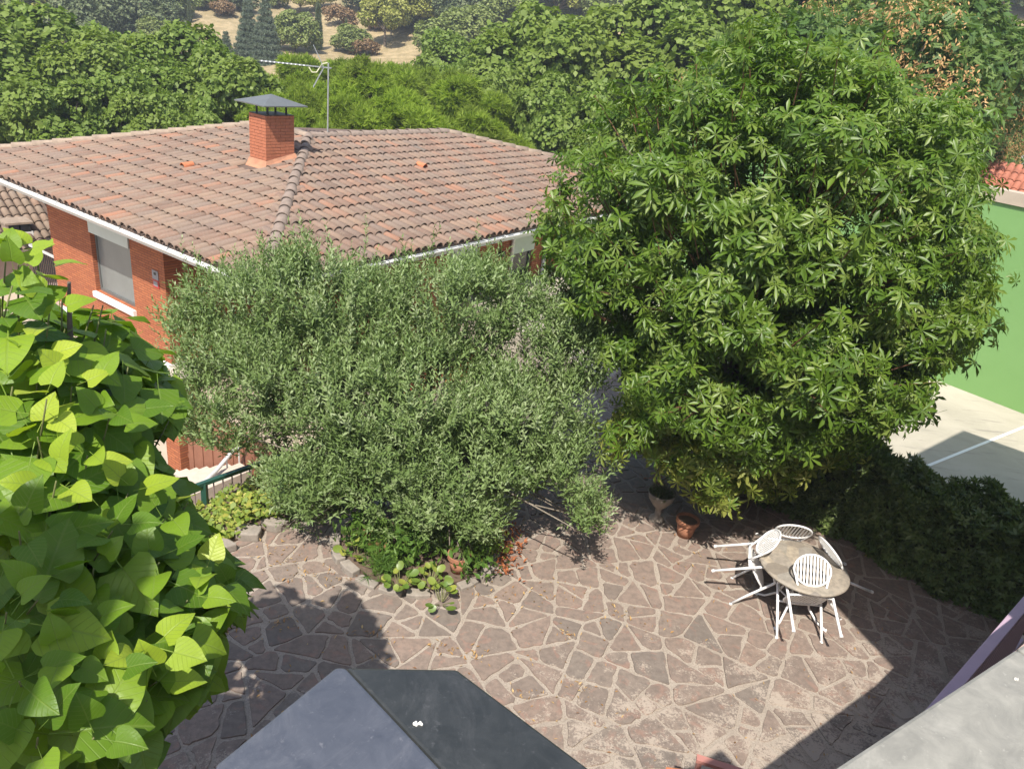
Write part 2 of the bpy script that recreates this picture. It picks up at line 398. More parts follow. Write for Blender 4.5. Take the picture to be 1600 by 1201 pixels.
def m_hill():
    t = NT('dry_hill_grass'); pos = t.geo()
    g = t.noise(0.09, 6, 0.65, pos); col = t.ramp(g, [(0.3, (0.20, 0.17, 0.085)), (0.45, (0.36, 0.275, 0.155)), (0.7, (0.42, 0.325, 0.20))])
    h = t.noise(0.9, 6, 0.75, pos); col = t.mix(t.ramp(h, [(0.45, (0.55,)*3), (0.62, (0, 0, 0))]), col, (0.155, 0.13, 0.065))
    t.bsdf(col, 0.95, 0, 0.1, h, 0.6, 0.3); return t.done()
MAT['hill'] = m_hill()
# leaves
L_ = {}
L_['chestnut'] = leafy('chestnut_leaf', [(0, (0.056, 0.112, 0.010)), (0.4, (0.095, 0.170, 0.016)), (0.75, (0.140, 0.215, 0.026)), (1, (0.21, 0.265, 0.065))], 0.38, 0.42, 0.45, (0.5, (0.115, 0.195, 0.022), 0.45))
L_['chestnut_pale'] = leafy('chestnut_pale_leaf', [(0, (0.16, 0.225, 0.035)), (0.5, (0.22, 0.27, 0.04)), (1, (0.28, 0.29, 0.07))], 0.38, 0.45, 0.4)
L_['chestnut_dry'] = leafy('chestnut_dry_leaf', [(0, (0.36, 0.17, 0.04)), (0.5, (0.42, 0.27, 0.06)), (1, (0.30, 0.12, 0.04))], 0.25, 0.6, 0.3)
L_['olive'] = leafy('olive_leaf', [(0, (0.10, 0.158, 0.044)), (0.35, (0.165, 0.240, 0.074)), (0.7, (0.225, 0.305, 0.115)), (1, (0.32, 0.385, 0.20))], 0.28, 0.5, 0.4, (0.8, (0.14, 0.215, 0.06), 0.5), (1.1, 1.15, 0.55))
L_['catalpa'] = veined('catalpa_leaf', [(0, (0.09, 0.18, 0.012)), (0.4, (0.14, 0.25, 0.016)), (0.8, (0.20, 0.32, 0.022)), (1, (0.26, 0.38, 0.03))], 0.42, (1.3, 1.35, 0.4))
L_['catalpa_young'] = veined('catalpa_young_leaf', [(0, (0.26, 0.38, 0.03)), (0.5, (0.33, 0.44, 0.035)), (1, (0.42, 0.50, 0.05))], 0.42, (1.2, 1.25, 0.4))
L_['plane'] = leafy('plane_tree_leaf', [(0, (0.095, 0.155, 0.022)), (0.5, (0.145, 0.215, 0.032)), (1, (0.21, 0.28, 0.065))], 0.36, 0.55, 0.3, (0.25, (0.19, 0.235, 0.04), 0.5))
L_['pine'] = leafy('pine_needles', [(0, (0.15, 0.22, 0.020)), (0.5, (0.225, 0.315, 0.03)), (1, (0.29, 0.385, 0.05))], 0.45, 0.6, 0.2, (0.45, (0.155, 0.175, 0.045), 0.5))
L_['robinia'] = leafy('robinia_leaf', [(0, (0.065, 0.125, 0.03)), (0.5, (0.10, 0.17, 0.042)), (1, (0.15, 0.21, 0.055))], 0.34, 0.5, 0.3)
L_['pods'] = leafy('seed_pods', [(0, (0.34, 0.18, 0.075)), (0.5, (0.42, 0.25, 0.10)), (1, (0.46, 0.30, 0.15))], 0.2, 0.7, 0.2)
L_['bush'] = leafy('hill_bush_leaf', [(0, (0.145, 0.185, 0.05)), (0.5, (0.20, 0.245, 0.07)), (1, (0.26, 0.29, 0.10))], 0.25, 0.6, 0.25)
L_['bush_dark'] = leafy('hill_dark_leaf', [(0, (0.085, 0.112, 0.05)), (0.5, (0.12, 0.15, 0.068)), (1, (0.17, 0.19, 0.095))], 0.15, 0.6, 0.2)
L_['bush_yellow'] = leafy('hill_yellow_leaf', [(0, (0.23, 0.25, 0.05)), (0.5, (0.29, 0.30, 0.07)), (1, (0.35, 0.34, 0.11))], 0.25, 0.6, 0.2)
L_['bush_dry'] = leafy('hill_dry_leaf', [(0, (0.17, 0.10, 0.05)), (0.5, (0.23, 0.145, 0.075)), (1, (0.28, 0.19, 0.10))], 0.15, 0.7, 0.2)
L_['cedar'] = leafy('cedar_needles', [(0, (0.085, 0.115, 0.075)), (0.5, (0.125, 0.16, 0.108)), (1, (0.18, 0.21, 0.15))], 0.12, 0.6, 0.2)
L_['hedge'] = leafy('hedge_leaf', [(0, (0.075, 0.12, 0.034)), (0.5, (0.115, 0.165, 0.045)), (1, (0.17, 0.215, 0.072))], 0.22, 0.42, 0.4)
L_['ivy'] = leafy('ivy_leaf', [(0, (0.13, 0.19, 0.03)), (0.5, (0.20, 0.26, 0.04)), (0.8, (0.32, 0.32, 0.06)), (1, (0.42, 0.38, 0.10))], 0.25, 0.5, 0.35, (2.2, (0.12, 0.20, 0.025), 0.6))
L_['bergenia'] = leafy('bergenia_leaf', [(0, (0.10, 0.17, 0.03)), (0.5, (0.17, 0.23, 0.04)), (1, (0.30, 0.32, 0.06))], 0.25, 0.4, 0.5)
L_['fern'] = leafy('fern_leaf', [(0, (0.06, 0.13, 0.02)), (1, (0.12, 0.20, 0.035))], 0.25, 0.5, 0.3)
L_['litter'] = leafy('dry_litter', [(0, (0.30, 0.16, 0.06)), (0.4, (0.42, 0.28, 0.12)), (0.8, (0.24, 0.12, 0.06)), (1, (0.50, 0.36, 0.17))], 0.1, 0.8, 0.2)
L_['red_litter'] = leafy('red_litter', [(0, (0.26, 0.085, 0.035)), (0.6, (0.34, 0.12, 0.05)), (1, (0.20, 0.07, 0.035))], 0.1, 0.8, 0.2)

# ------------------------------------------------------------------ foliage tools
def unit(v): return v/np.maximum(np.linalg.norm(v, axis=-1, keepdims=True), 1e-9)
def frames(d, n):
    y = unit(d); x = unit(np.cross(y, n)); z = np.cross(x, y)
    return np.stack([x, y, z], 2)                 # columns
def scatter(tmpl, pos, rot, scale, tint, var=0.0):
    """copies of a template (V, faces list) -> V, F, tint"""
    TV, TF = tmpl; k = len(TV); N = len(pos)
    V = np.einsum('nij,kj->nki', rot, TV)*np.asarray(scale).reshape(-1, 1, 1) + pos[:, None, :]
    Fs = [(np.asarray(f)[None] + (np.arange(N)*k)[:, None, None]).reshape(-1, np.asarray(f).shape[1]) for f in TF]
    return V.reshape(-1, 3), Fs, np.repeat(tint, k)
def rnd_dir(n):
    return unit(rng.normal(size=(n, 3)))
def leaf_quad(w=0.45, fold=0.12):
    V = np.array([[0, 0, 0], [w/2, 0.45, fold], [0, 1, 0], [-w/2, 0.45, fold], [0, 0.45, 0]], float)
    return V, [np.array([[0, 1, 4], [1, 2, 4], [2, 3, 4], [3, 0, 4]])]
def leaf_flat(w=0.5):
    V = np.array([[0, 0, 0], [w/2, 0.45, 0.06], [0, 1, -0.05], [-w/2, 0.45, 0.06]], float)
    return V, [np.array([[0, 1, 2, 3]])]
def leaf_lobed():
    a = np.radians([270, 335, 10, 48, 90, 132, 170, 205]); r = np.array([.2, .5, .36, .6, .74, .6, .36, .5])
    V = np.stack([np.cos(a)*r, np.sin(a)*r+0.2, -0.25*r**2], 1)
    return V, [np.array([[0, 1, 2, 3], [0, 3, 4, 5], [0, 5, 6, 7]])]
def join_t(parts):
    V = []; Fs = {}; o = 0
    for v, f in parts:
        for q in f:
            q = np.asarray(q); Fs.setdefault(q.shape[1], []).append(q+o)
        V.append(v); o += len(v)
    return np.concatenate(V), [np.concatenate(x) for x in Fs.values()]
def xf(t, rot, off, sc=1.0):
    return (t[0] @ np.asarray(rot).T)*sc + np.asarray(off), t[1]
def rotz(a): c, s = math.cos(a), math.sin(a); return np.array([[c, -s, 0], [s, c, 0], [0, 0, 1.0]])
def rotx(a): c, s = math.cos(a), math.sin(a); return np.array([[1.0, 0, 0], [0, c, -s], [0, s, c]])
def palmate(n=7, droop=0.35, seed=0):
    """horse-chestnut leaf: leaflets radiating from the petiole end, drooping; size about 1 across"""
    r = np.random.default_rng(seed); ps = []
    for i in range(n):
        a = (i-(n-1)/2)*(2.0*math.pi*0.78/(n-1)) + r.normal(0, 0.06)
        L = 0.56 - 0.2*abs(i-(n-1)/2)/((n-1)/2) + r.normal(0, 0.02)
        dr = droop + r.normal(0, 0.1)
        V = np.array([[0, 0, 0], [.112, .66, .01], [0, 1, -.19], [-.112, .66, .01], [0, .58, -.045]], float)
        V[:, 0] *= 1.06/max(L, .2)*0.55
        ps.append(xf((V, [np.array([[0, 1, 4], [1, 2, 4], [2, 3, 4], [3, 0, 4]])]), rotz(-a) @ rotx(-dr), (0, 0, 0), L))
    # petiole
    ps.append((np.array([[-.006, -.42, .12], [.006, -.42, .12], [.006, 0, 0], [-.006, 0, 0]], float), [np.array([[0, 1, 2, 3]])]))
    return join_t(ps)
def olive_sprig(seed=0, n=11):
    r = np.random.default_rng(seed); ps = []
    for i in range(n):
        t = 0.12 + 0.88*i/(n-1); a = i*2.4 + r.normal(0, .3); tilt = 0.55 + 0.5*(1-t) + r.normal(0, .12)
        V, f = leaf_flat(0.30); R = rotz(a) @ rotx(math.pi/2-tilt)
        ps.append(xf((V, f), R, (r.normal(0, .012), r.normal(0, .012), t), 0.26*(1.15-0.45*t)))
    ps.append((np.array([[-.008, 0, 0], [.008, 0, 0], [.003, 0, 1.0], [-.003, 0, 1.0]], float), [np.array([[0, 1, 2, 3]])]))
    V, f = join_t(ps)
    return V[:, [0, 2, 1]]*np.array([1, 1, -1]), f      # grow along +Y
def pine_tuft(seed=0, n=15, w=0.055):
    r = np.random.default_rng(seed); V = []; f = []
    for i in range(n):
        d = r.normal(size=3); d[1] = abs(d[1])*1.1+0.35; d /= np.linalg.norm(d); s = np.cross(d, r.normal(size=3)); s /= np.linalg.norm(s)
        L = r.uniform(.7, 1.1); b = d*0.06
        V += [b-s*w*.5, b+s*w*.5, d*L]; f.append([3*i, 3*i+1, 3*i+2])
    return np.array(V), [np.array(f)]
def shell_points(lumps, per_area, inner=0.55, keep=None, upbias=0.0):
    """points in the outer part of a union of ellipsoid lumps; returns pos, outward dir, lump id"""
    P = []; D = []; I = []
    for j, (c, r) in enumerate(lumps):
        c = np.array(c, float); r = np.array(r, float)*np.ones(3)
        n = int(per_area*(r[0]*r[1]+r[1]*r[2]+r[0]*r[2])/3*12.6)
        u = rnd_dir(n)
        if upbias: u[:, 2] = np.where((u[:, 2] < 0) & (rng.random(n) < upbias), -u[:, 2], u[:, 2])
        rad = inner + (1-inner)*rng.random(n)**0.6
        p = c + u*r*rad[:, None]
        ok = np.ones(n, bool)
        for k, (c2, r2) in enumerate(lumps):
            if k == j: continue
            q = (p-np.array(c2))/(np.array(r2)*np.ones(3)); ok &= (q**2).sum(1) > inner**2*0.8
        P.append(p[ok]); D.append(unit(u/r)[ok]); I.append(np.full(ok.sum(), j))
    P, D, I = np.concatenate(P), np.concatenate(D), np.concatenate(I)
    if keep is not None:
        k = keep(P); P, D, I = P[k], D[k], I[k]
    return P, D, I
def foliage(name, tmpls, P, D, size, mat, parent, up=0.5, rndw=0.5, droop=0.0, along=None, kind='stuff', svar=0.25, uv=False):
    """D: outward direction; leaf normals lean outward/up, tips point outward/down"""
    N = len(P); ids = rng.integers(0, len(tmpls), N); Vs = []; Fs = {}; T = []; U = []; o = 0
    n = unit(D + np.array([0, 0, up]) + rng.normal(0, rndw, (N, 3)))
    if along is None: d = unit(np.cross(n, rnd_dir(N)) + D*0.35 + np.array([0, 0, -droop]))
    else: d = unit(along + rng.normal(0, rndw, (N, 3))); n = unit(np.cross(d, rnd_dir(N)))
    sc = size*(1+svar*rng.normal(size=N).clip(-1.8, 1.8)); tn = rng.random(N)*0.98
    for k, t in enumerate(tmpls):
        m = ids == k
        if not m.any(): continue
        V, F, q = scatter(t, P[m], frames(d[m], n[m]), sc[m], tn[m])
        Vs.append(V); T.append(q)
        if uv: U.append(np.tile(t[0][:, :2], (m.sum(), 1)))
        for f in F: Fs.setdefault(f.shape[1], []).append(f+o)
        o += len(V)
    me = mesh_np(name, np.concatenate(Vs), [np.concatenate(x) for x in Fs.values()], np.concatenate(T), uv=np.concatenate(U) if uv else None)
    o_ = link(name, me, mat, parent)
    if kind: o_['kind'] = kind
    return o_
def limb(mb, a, b, r0, r1, wob=0.1, n=6, seg=7):
    a = np.array(a, float); b = np.array(b, float); pts = []; L = np.linalg.norm(b-a)
    o = rng.normal(0, wob*L*0.35, 3)
    for i in range(seg):
        t = i/(seg-1); pts.append(a+(b-a)*t + o*math.sin(math.pi*t) + rng.normal(0, wob*L*0.04, 3)*(0 < i < seg-1))
    mb.tube(pts, [r0+(r1-r0)*i/(seg-1) for i in range(seg)], n); return pts

# ================================================================== SETTING
# ------------------------------------------------------------------ terrain: yard, valley, dry hillside
def ridge_el(az): return np.radians(np.interp(np.degrees(az), [-60, -34, 0, 34, 60], [1.5, 2.0, 6.0, 10.5, 12]))
def ground_z(x, y):
    d = np.hypot(x, y); az = np.arctan2(x, np.maximum(y, 1e-3))
    az = np.where(y < 0, np.sign(x)*R_(60), az)
    top = 6 + 165*np.tan(ridge_el(az))
    z = np.interp(d, [0, 24, 42], [-2.4, -2.4, -4.6])
    k = np.clip((d-42)/(165-42), 0, 1.25)
    z = z + (top+4.6)*k**1.05
    z = z + np.where(d > 45, 1.0, 0)*(np.sin(x*0.09+1)*np.cos(y*0.07)*1.1 + np.sin(x*0.21+y*0.17)*0.5)*np.clip((d-45)/30, 0, 1)
    r = np.clip((np.degrees(az)-14)/10, 0, 1)*np.clip((60-d)/20, 0, 1)          # right side stays level with the court
    z = z*(1-r) + (-0.25)*r*1.0
    return z
rad = np.concatenate([[0.5], np.linspace(4, 42, 26), np.linspace(45, 215, 50)])
ang = np.radians(np.linspace(-100, 100, 100))
RR, AN = np.meshgrid(rad, ang, indexing='ij')
X, Y = RR*np.sin(AN), RR*np.cos(AN); Z = ground_z(X, Y)
V = np.stack([X, Y, Z], 2).reshape(-1, 3); n1, n2 = X.shape
idx = np.arange(n1*n2).reshape(n1, n2)
Fq = np.stack([idx[:-1, :-1], idx[:-1, 1:], idx[1:, 1:], idx[1:, :-1]], 2).reshape(-1, 4)[:, ::-1]
struct(link('hillside', mesh_np('hillside', V, [Fq], smooth=True), MAT['hill']))
def hit(x, y, d0=30):                            # where the line of sight through a pixel meets the hillside
    r = ray(x, y); h = math.hypot(r[0], r[1])
    for d in np.arange(d0, 210, 0.5):
        p = np.array([0, 0, CAM_H]) + r*(d/h)
        if p[2] <= ground_z(p[0], p[1]): return p
    return p
b = MB(); b.add([(-30, 5, -2.3), (1, 5, -2.3), (4, 34, -2.3), (-30, 34, -2.3)], [(0, 1, 2, 3)])
struct(obj('yard', b, MAT['yard']))

b = MB(); b.box((-245, -25, -7.5), (245, 245, 66))
hz = NT('haze_air'); pv = hz.n('ShaderNodeVolumePrincipled'); pv.inputs['Color'].default_value = (0.86, 0.92, 1.0, 1); pv.inputs['Density'].default_value = 0.0011; pv.inputs['Anisotropy'].default_value = 0.2
hz.l(pv.outputs[0], hz.out.inputs[1]); stuff(obj('haze', b, hz.m))
SC.cycles.volume_bounces = 0
# ------------------------------------------------------------------ patio of irregular stone
PE = np.array([-4.05, 7.95]); PD = np.array([0.60, 0.80])
PATIO = [tuple(PE-PD*7.5), tuple(PE), tuple(PE+PD*6.6), (2.6, 15.0), (5.2, 10.6), (7.4, 8.0), (6.6, 1.2), (-6.5, 1.2)]
b = MB(); b.prism([(x, y) for x, y in PATIO][::-1], -2.5, 0.0)
patio = struct(obj('patio', b, MAT['mortar']))
rr = random.Random(3)
S = []
for _ in range(9000):                            # coarse cells, each one broken into a few angular slabs below
    c = np.array([rr.uniform(-7, 7.6), rr.uniform(1.0, 15.2)])
    if inside(PATIO, c[None])[0] and all(np.hypot(*(c-q)) > 0.92 for q in S): S.append(c)
S = np.array(S)
BEDC = np.array([-0.95, 7.92]); BED = [BEDC+np.array([math.cos(a)*0.95, math.sin(a)*0.86]) for a in np.linspace(0, 2*math.pi, 25)[:-1]]
IVY = [at(225, 895, 0)[:2], at(285, 884, 0)[:2], at(385, 838, 0)[:2], at(440, 822, 0)[:2], at(560, 792, 0)[:2], at(640, 735, 0)[:2], PE+PD*3.2, PE, PE-PD*1.5]
def clip(poly, n, d):
    r = []
    for i in range(len(poly)):
        p, q = poly[i], poly[(i+1) % len(poly)]; a, c = p@n-d, q@n-d
        if a <= 0: r.append(p)
        if a*c < 0: r.append(p+(q-p)*(a/(a-c)))
    return r
def area(p): p = np.array(p); return 0.5*abs(np.sum(p[:, 0]*np.roll(p[:, 1], -1)-p[:, 1]*np.roll(p[:, 0], -1)))
def split(p, target, depth=0):
    if area(p) < target or depth > 5: return [p]
    q = np.array(p); c = q.mean(0); d = q-c; w, v = np.linalg.eigh(d.T@d); ax = v[:, 1]
    a = rr.gauss(0, .13); n = np.array([ax[0]*math.cos(a)-ax[1]*math.sin(a), ax[0]*math.sin(a)+ax[1]*math.cos(a)])
    o = (c+ax*rr.uniform(-.16, .16)*math.sqrt(area(p)))@n
    l, r = clip(p, n, o), clip(p, -n, -o)
    if len(l) < 3 or len(r) < 3: return [p]
    return split(l, rr.uniform(.07, .22) if depth else target, depth+1)+split(r, rr.uniform(.07, .22) if depth else target, depth+1)
stones = []
for i, s in enumerate(S):
    poly = [s+np.array(o) for o in ((-1.6, -1.6), (1.6, -1.6), (1.6, 1.6), (-1.6, 1.6))]
    dd = np.hypot(*(S-s).T)
    for j in np.argsort(dd)[1:26]:
        n = (S[j]-s)/dd[j]; poly = clip(poly, n, (s+S[j])@n/2)
        if len(poly) < 3: break
    if len(poly) < 3: continue
    big = proj([s[0], s[1], 0])[0][0] < 620
    for cell in split(poly, rr.uniform(.11, .24) if big else rr.uniform(.06, .17)):
        cc_ = np.mean(cell, 0); sh_ = [np.array(p) for p in cell]
        for k in range(len(cell)):                # pull every edge in by half a joint
            p, q = cell[k], cell[(k+1) % len(cell)]; e_ = q-p; L_e = np.linalg.norm(e_)
            if L_e < 1e-4: continue
            n = np.array([e_[1], -e_[0]])/L_e
            if (cc_-p)@n > 0: n = -n
            a = rr.gauss(0, .035); n2 = np.array([n[0]*math.cos(a)-n[1]*math.sin(a), n[0]*math.sin(a)+n[1]*math.cos(a)])
            sh_ = clip(sh_, n2, ((p+q)/2)@n2 - rr.uniform(.008, .026))
            if len(sh_) < 3: break
        if len(sh_) < 3: continue
        q = [sh_[0]]
        for p in sh_[1:]:
            if np.linalg.norm(p-q[-1]) > .02: q.append(p)
        if len(q) < 3 or area(q) < .008: continue
        poly = np.array(q); m = poly.mean(0)
        if not inside(PATIO, poly).all() or inside(BED, m[None])[0] or inside(IVY, m[None])[0]: continue
        px = proj([m[0], m[1], 0])[0]; vis = -150 < px[0] < 1750 and 500 < px[1] < 1330
        out_ = []
        for k in range(len(poly)):
            a, c, e = poly[k-1], poly[k], poly[(k+1) % len(poly)]
            u1, u2 = (a-c), (e-c); l1, l2 = np.linalg.norm(u1), np.linalg.norm(u2)
            f = rr.uniform(0.008, 0.028) if rr.random() < .7 else rr.uniform(.035, .075)
            out_.append(c+u1/l1*min(f, l1*.3)); out_.append(c+u2/l2*min(f, l2*.3))
            m2 = min(3, int(l2/.09))
            for q_ in range(m2): out_.append(c+u2*((q_+1)/(m2+1)) + np.array([rr.uniform(-.012, .012), rr.uniform(-.012, .012)]))
        stones.append((vis, np.linalg.norm(m-np.array([0, 2])), m, np.array(out_)))
stones.sort(key=lambda q: (not q[0], q[1]))
rest = MB()
for k, (vis, _, s, poly) in enumerate(stones):
    top = 0.011 + rr.uniform(-0.004, 0.005); n = len(poly); m_ = poly.mean(0)
    tx, ty = rr.uniform(-.006, .006), rr.uniform(-.006, .006)
    mb = MB() if k < 300 else rest
    ins = m_ + (poly-m_)*(1-0.006/np.maximum(np.linalg.norm(poly-m_, axis=1, keepdims=True), .03))
    lo = [(p[0], p[1], -0.01) for p in poly]; hi = [(p[0], p[1], top + tx*(p[0]-m_[0]) + ty*(p[1]-m_[1])) for p in ins]
    mb.add(lo+hi, [tuple(range(n, 2*n))] + [(i, (i+1) % n, n+(i+1) % n, n+i) for i in range(n)])
    if k < 300: obj('paving_stone', mb, MAT['stone'], patio)
if rest.v: stuff(obj('paving_stone', rest, MAT['stone'], patio))

# ------------------------------------------------------------------ court with green wall
CU = np.array([0.65, -0.76]); CU /= np.linalg.norm(CU); CV = np.array([-CU[1], CU[0]])
WB = at(1530, 619, 0)[:2]
def court_pt(u, v): q = WB+CU*u-CV*v; return (q[0], q[1])
b = MB(); b.prism([court_pt(-12, 0), court_pt(-12, 7.4), court_pt(14, 7.4), court_pt(14, 0)], -1.0, -0.006)
court = struct(obj('court', b, MAT['court']))
b = MB(); p0 = at(1504, 707, 0)[:2]; p1 = at(1600, 670, 0)[:2]; dd = (p1-p0)/np.linalg.norm(p1-p0); nn = np.array([-dd[1], dd[0]])*0.03
q0 = p0-dd*2.2; q1 = WB + CU*float((p1-WB)@CU) - CV*0.05
b.add([(*(q0-nn), 0), (*(q1-nn), 0), (*(q1+nn), 0), (*(q0+nn), 0)], [(0, 1, 2, 3)])
obj('court_line', b, MAT['court_line'], court)
wall = thing('court_wall', 'tall plain green painted wall along the pale sports court', 'wall', (*WB, 0))
b = MB(); b.prism([court_pt(-11, 0.0), court_pt(12, 0.0), court_pt(12, -0.3), court_pt(-11, -0.3)][::-1], -0.9, 4.05); obj('wall_face', b, MAT['green_wall'], wall)
b = MB(); b.prism([court_pt(-11, 0.05), court_pt(12, 0.05), court_pt(12, -0.36), court_pt(-11, -0.36)][::-1], 4.05, 4.3); obj('coping', b, MAT['yard'], wall)

# ================================================================== NEIGHBOUR'S HOUSE
C0 = np.array([-4.385, 12.121]); ZE = 1.8; TS = math.tan(R_(10.5)); HW = 6.35; LR = 2.15; LQ = 5.7
def H(a, b_, z): q = C0+A*a+B*b_; return (q[0], q[1], z)
house = thing('brick_house', 'red brick house with a hipped terracotta tile roof and brick chimney', 'house', H(6, 6, -2.4))
def hbox(mb, a0, a1, b0, b1, z0, z1):
    vs_ = [H(*p) for p in ((a0,b0,z0),(a1,b0,z0),(a1,b1,z0),(a0,b1,z0),(a0,b0,z1),(a1,b0,z1),(a1,b1,z1),(a0,b1,z1))]
    return mb.add(vs_, [(0,1,2,3),(7,6,5,4),(4,5,1,0),(5,6,2,1),(6,7,3,2),(7,4,0,3)])
def hrect_pieces(lo, hi, holes):
    """rectangle minus holes -> list of rectangles (u0,u1,z0,z1)"""
    us = sorted({lo[0], hi[0], *[h[0] for h in holes], *[h[1] for h in holes]}); r = []
    for u0, u1 in zip(us[:-1], us[1:]):
        zs_ = [lo[1], hi[1]]; hs = [h for h in holes if h[0] <= u0 and h[1] >= u1]
        z = lo[1]
        for h in sorted(hs, key=lambda h: h[2]): 
            if h[2] > z: r.append((u0, u1, z, h[2]))
            z = h[3]
        if z < hi[1]: r.append((u0, u1, z, hi[1]))
    return r
WINA = (4.34+1.30, 4.34+2.98, -0.51, 1.15)
b = MB()
for u0, u1, z0, z1 in hrect_pieces((4.34, -1.40), (9.26, 1.62), [(WINA[0], WINA[1], WINA[2], 1.62)]): hbox(b, u0, u1, 0.8, 1.1, z0, z1)
w_ = obj('wall', b, MAT['brickA'], house)
b = MB(); hbox(b, 4.34, 4.64, 1.103, 4.0, -1.4, 1.62)
obj('wall', b, MAT['brickB'], house)
b = MB(); hbox(b, 1.2, 4.34, 4.0, 4.3, -2.4, 1.62); obj('wall', b, MAT['brickA'], house)
HB = [(6.02, 7.04, -0.7, 1.62), (8.60, 9.6, -1.3, 1.62), (11.6, 13.0, -0.6, 1.62)]
b = MB()
for u0, u1, z0, z1 in hrect_pieces((4.0, -2.4), (17.2, 1.62), HB): hbox(b, 0.9, 1.2, u0, u1, z0, z1)
obj('wall', b, MAT['brickB'], house)
b = MB(); hbox(b, 4.5, 9.2, 1.0, 1.2, -2.5, -1.42); hbox(b, 1.3, 9.0, 14.0, 17.0, -2.4, 1.6); hbox(b, 8.9, 9.2, 1.3, 13.9, -2.4, 1.6)
obj('plinth', b, MAT['render'], house)
b = MB(); hbox(b, 4.33, 9.3, 0.74, 1.1, -1.60, -1.405); obj('base_band', b, MAT['white'], house)
b = MB(); hbox(b, 9.265, 10.6, 0.76, 2.6, -1.52, -1.30); hbox(b, 9.1, 10.7, 0.70, 0.79, -1.50, -1.32); obj('balcony_slab', b, MAT['plaster_pink'], house)
b = MB(); b.bar(H(9.3, .84, -0.2), H(10.6, .84, -0.2), .05, .05); b.bar(H(10.6, .84, -0.2), H(10.6, 2.5, -0.2), .05, .05); b.bar(H(9.3, .84, -1.2), H(10.6, .84, -1.2), .04, .04)
br = obj('balcony_railing', b, MAT['greyrail'], house)
for k in range(13):
    b = MB(); b.bar(H(9.33+k*0.103, .84, -1.29), H(9.33+k*0.103, .84, -0.22), .018, .018, (1, 0, 0)); obj('bar', b, MAT['black'], br)
# window of the left facade
wi = MB(); hbox(wi, WINA[0]+.005, WINA[0]+.055, .90, .98, WINA[2], WINA[3]); hbox(wi, WINA[1]-.055, WINA[1]-.005, .90, .98, WINA[2], WINA[3]); hbox(wi, WINA[0]+.055, WINA[1]-.055, .90, .98, WINA[2]+.0, WINA[2]+.07)
win = obj('window', wi, MAT['cap_metal'], house)
b = MB(); hbox(b, WINA[0]+.055, WINA[1]-.055, .93, .95, WINA[2]+.07, WINA[3]); obj('blind', b, MAT['blind'], win)
b = MB(); hbox(b, WINA[0]+.01, WINA[1]-.01, .77, 1.05, .91, 1.60); obj('shutter_box', b, MAT['panel'], win)
b = MB(); hbox(b, WINA[0]-.03, WINA[1]+.03, .72, 1.0, WINA[2]-.13, WINA[2]-.003); obj('sill', b, MAT['white'], win)
# windows of the right facade
for u0, u1, z0, z1 in HB:
    f = MB(); hbox(f, .97, 1.05, u0+.01, u0+.07, z0, z1-.5); hbox(f, .97, 1.05, u1-.07, u1-.01, z0, z1-.5); hbox(f, .97, 1.05, u0+.07, u1-.07, z0, z0+.06)
    wf = obj('window', f, MAT['cap_metal'], house)
    b = MB(); hbox(b, 1.0, 1.02, u0+.07, u1-.07, z0+.06, .82); obj('pane', b, MAT['dark_glass'], wf)
    b = MB(); hbox(b, .87, 1.1, u0+.01, u1-.01, .81, 1.60); obj('shutter_box', b, MAT['panel'], wf)
b = MB(); hbox(b, .76, .895, 7.93, 8.10, .86, .98); obj('wall_lamp', b, MAT['black'], house)
b = MB(); b.tube([H(-.02, 8.5, 1.62), H(.5, 8.5, 1.45), H(.84, 8.5, 1.25), H(.84, 8.5, -2.3)], .05, 10); obj('downspout', b, MAT['gutter'], house, True)
b = MB(); b.tube([H(.84, 10.1, 1.45), H(.84, 10.1, -2.3)], .05, 10); obj('downspout', b, MAT['gutter'], house, True)
# alarm plaque: grey plate over a red rimmed plate
b = MB(); hbox(b, 4.575, 4.80, .785, .797, .47, .67); pq = obj('alarm_plaque', b, MAT['grey_plate'], house)
b = MB(); hbox(b, 4.575, 4.80, .785, .797, .285, .465); obj('red_plate', b, MAT['red'], pq)
b = MB(); hbox(b, 4.61, 4.765, .780, .784, .325, .43); obj('label_field', b, MAT['grey_plate'], pq)
b = MB(); hbox(b, 4.65, 4.73, .780, .784, .57, .63); obj('emblem', b, MAT['black'], pq)

# roof deck and soffit
b = MB(); zr = ZE+HW*TS
b.add([H(0, 0, ZE), H(12.25, 0, ZE), H(HW+LR, HW, zr), H(HW, HW, zr)], [(0, 1, 2, 3)])
bB = HW+LQ+HW
b.add([H(0, 0, ZE), H(HW, HW, zr), H(HW, HW+LQ, zr), H(0, bB, ZE)], [(0, 1, 2, 3)])
b.add([H(HW, HW+LQ, zr), H(12.7, bB, ZE), H(0, bB, ZE)], [(0, 1, 2)])
b.add([H(12.25, 0, ZE), H(13, 6, ZE), H(12.7, bB, ZE), H(HW, HW+LQ, zr), H(HW, HW, zr), H(HW+LR, HW, zr)], [(0, 1, 2, 3, 4, 5)])
b.add([H(0, 0, ZE-.12), H(12.25, 0, ZE-.12), H(12.25, 1.2, ZE-.12), H(1.2, 1.2, ZE-.12), H(1.2, bB, ZE-.12), H(0, bB, ZE-.12)], [(0, 1, 2, 3, 4, 5)])
b.add([H(4.6, 1.2, ZE-.122), H(4.6, 4.3, ZE-.122), H(1.2, 4.3, ZE-.122), H(1.2, 1.2, ZE-.122)], [(0, 1, 2, 3)])
b.add([H(0, 0, ZE-.12), H(12.25, 0, ZE-.12), H(12.25, 0, ZE), H(0, 0, ZE)], [(0, 1, 2, 3)])
b.add([H(0, 0, ZE-.12), H(0, 0, ZE), H(0, bB, ZE), H(0, bB, ZE-.12)], [(0, 1, 2, 3)])
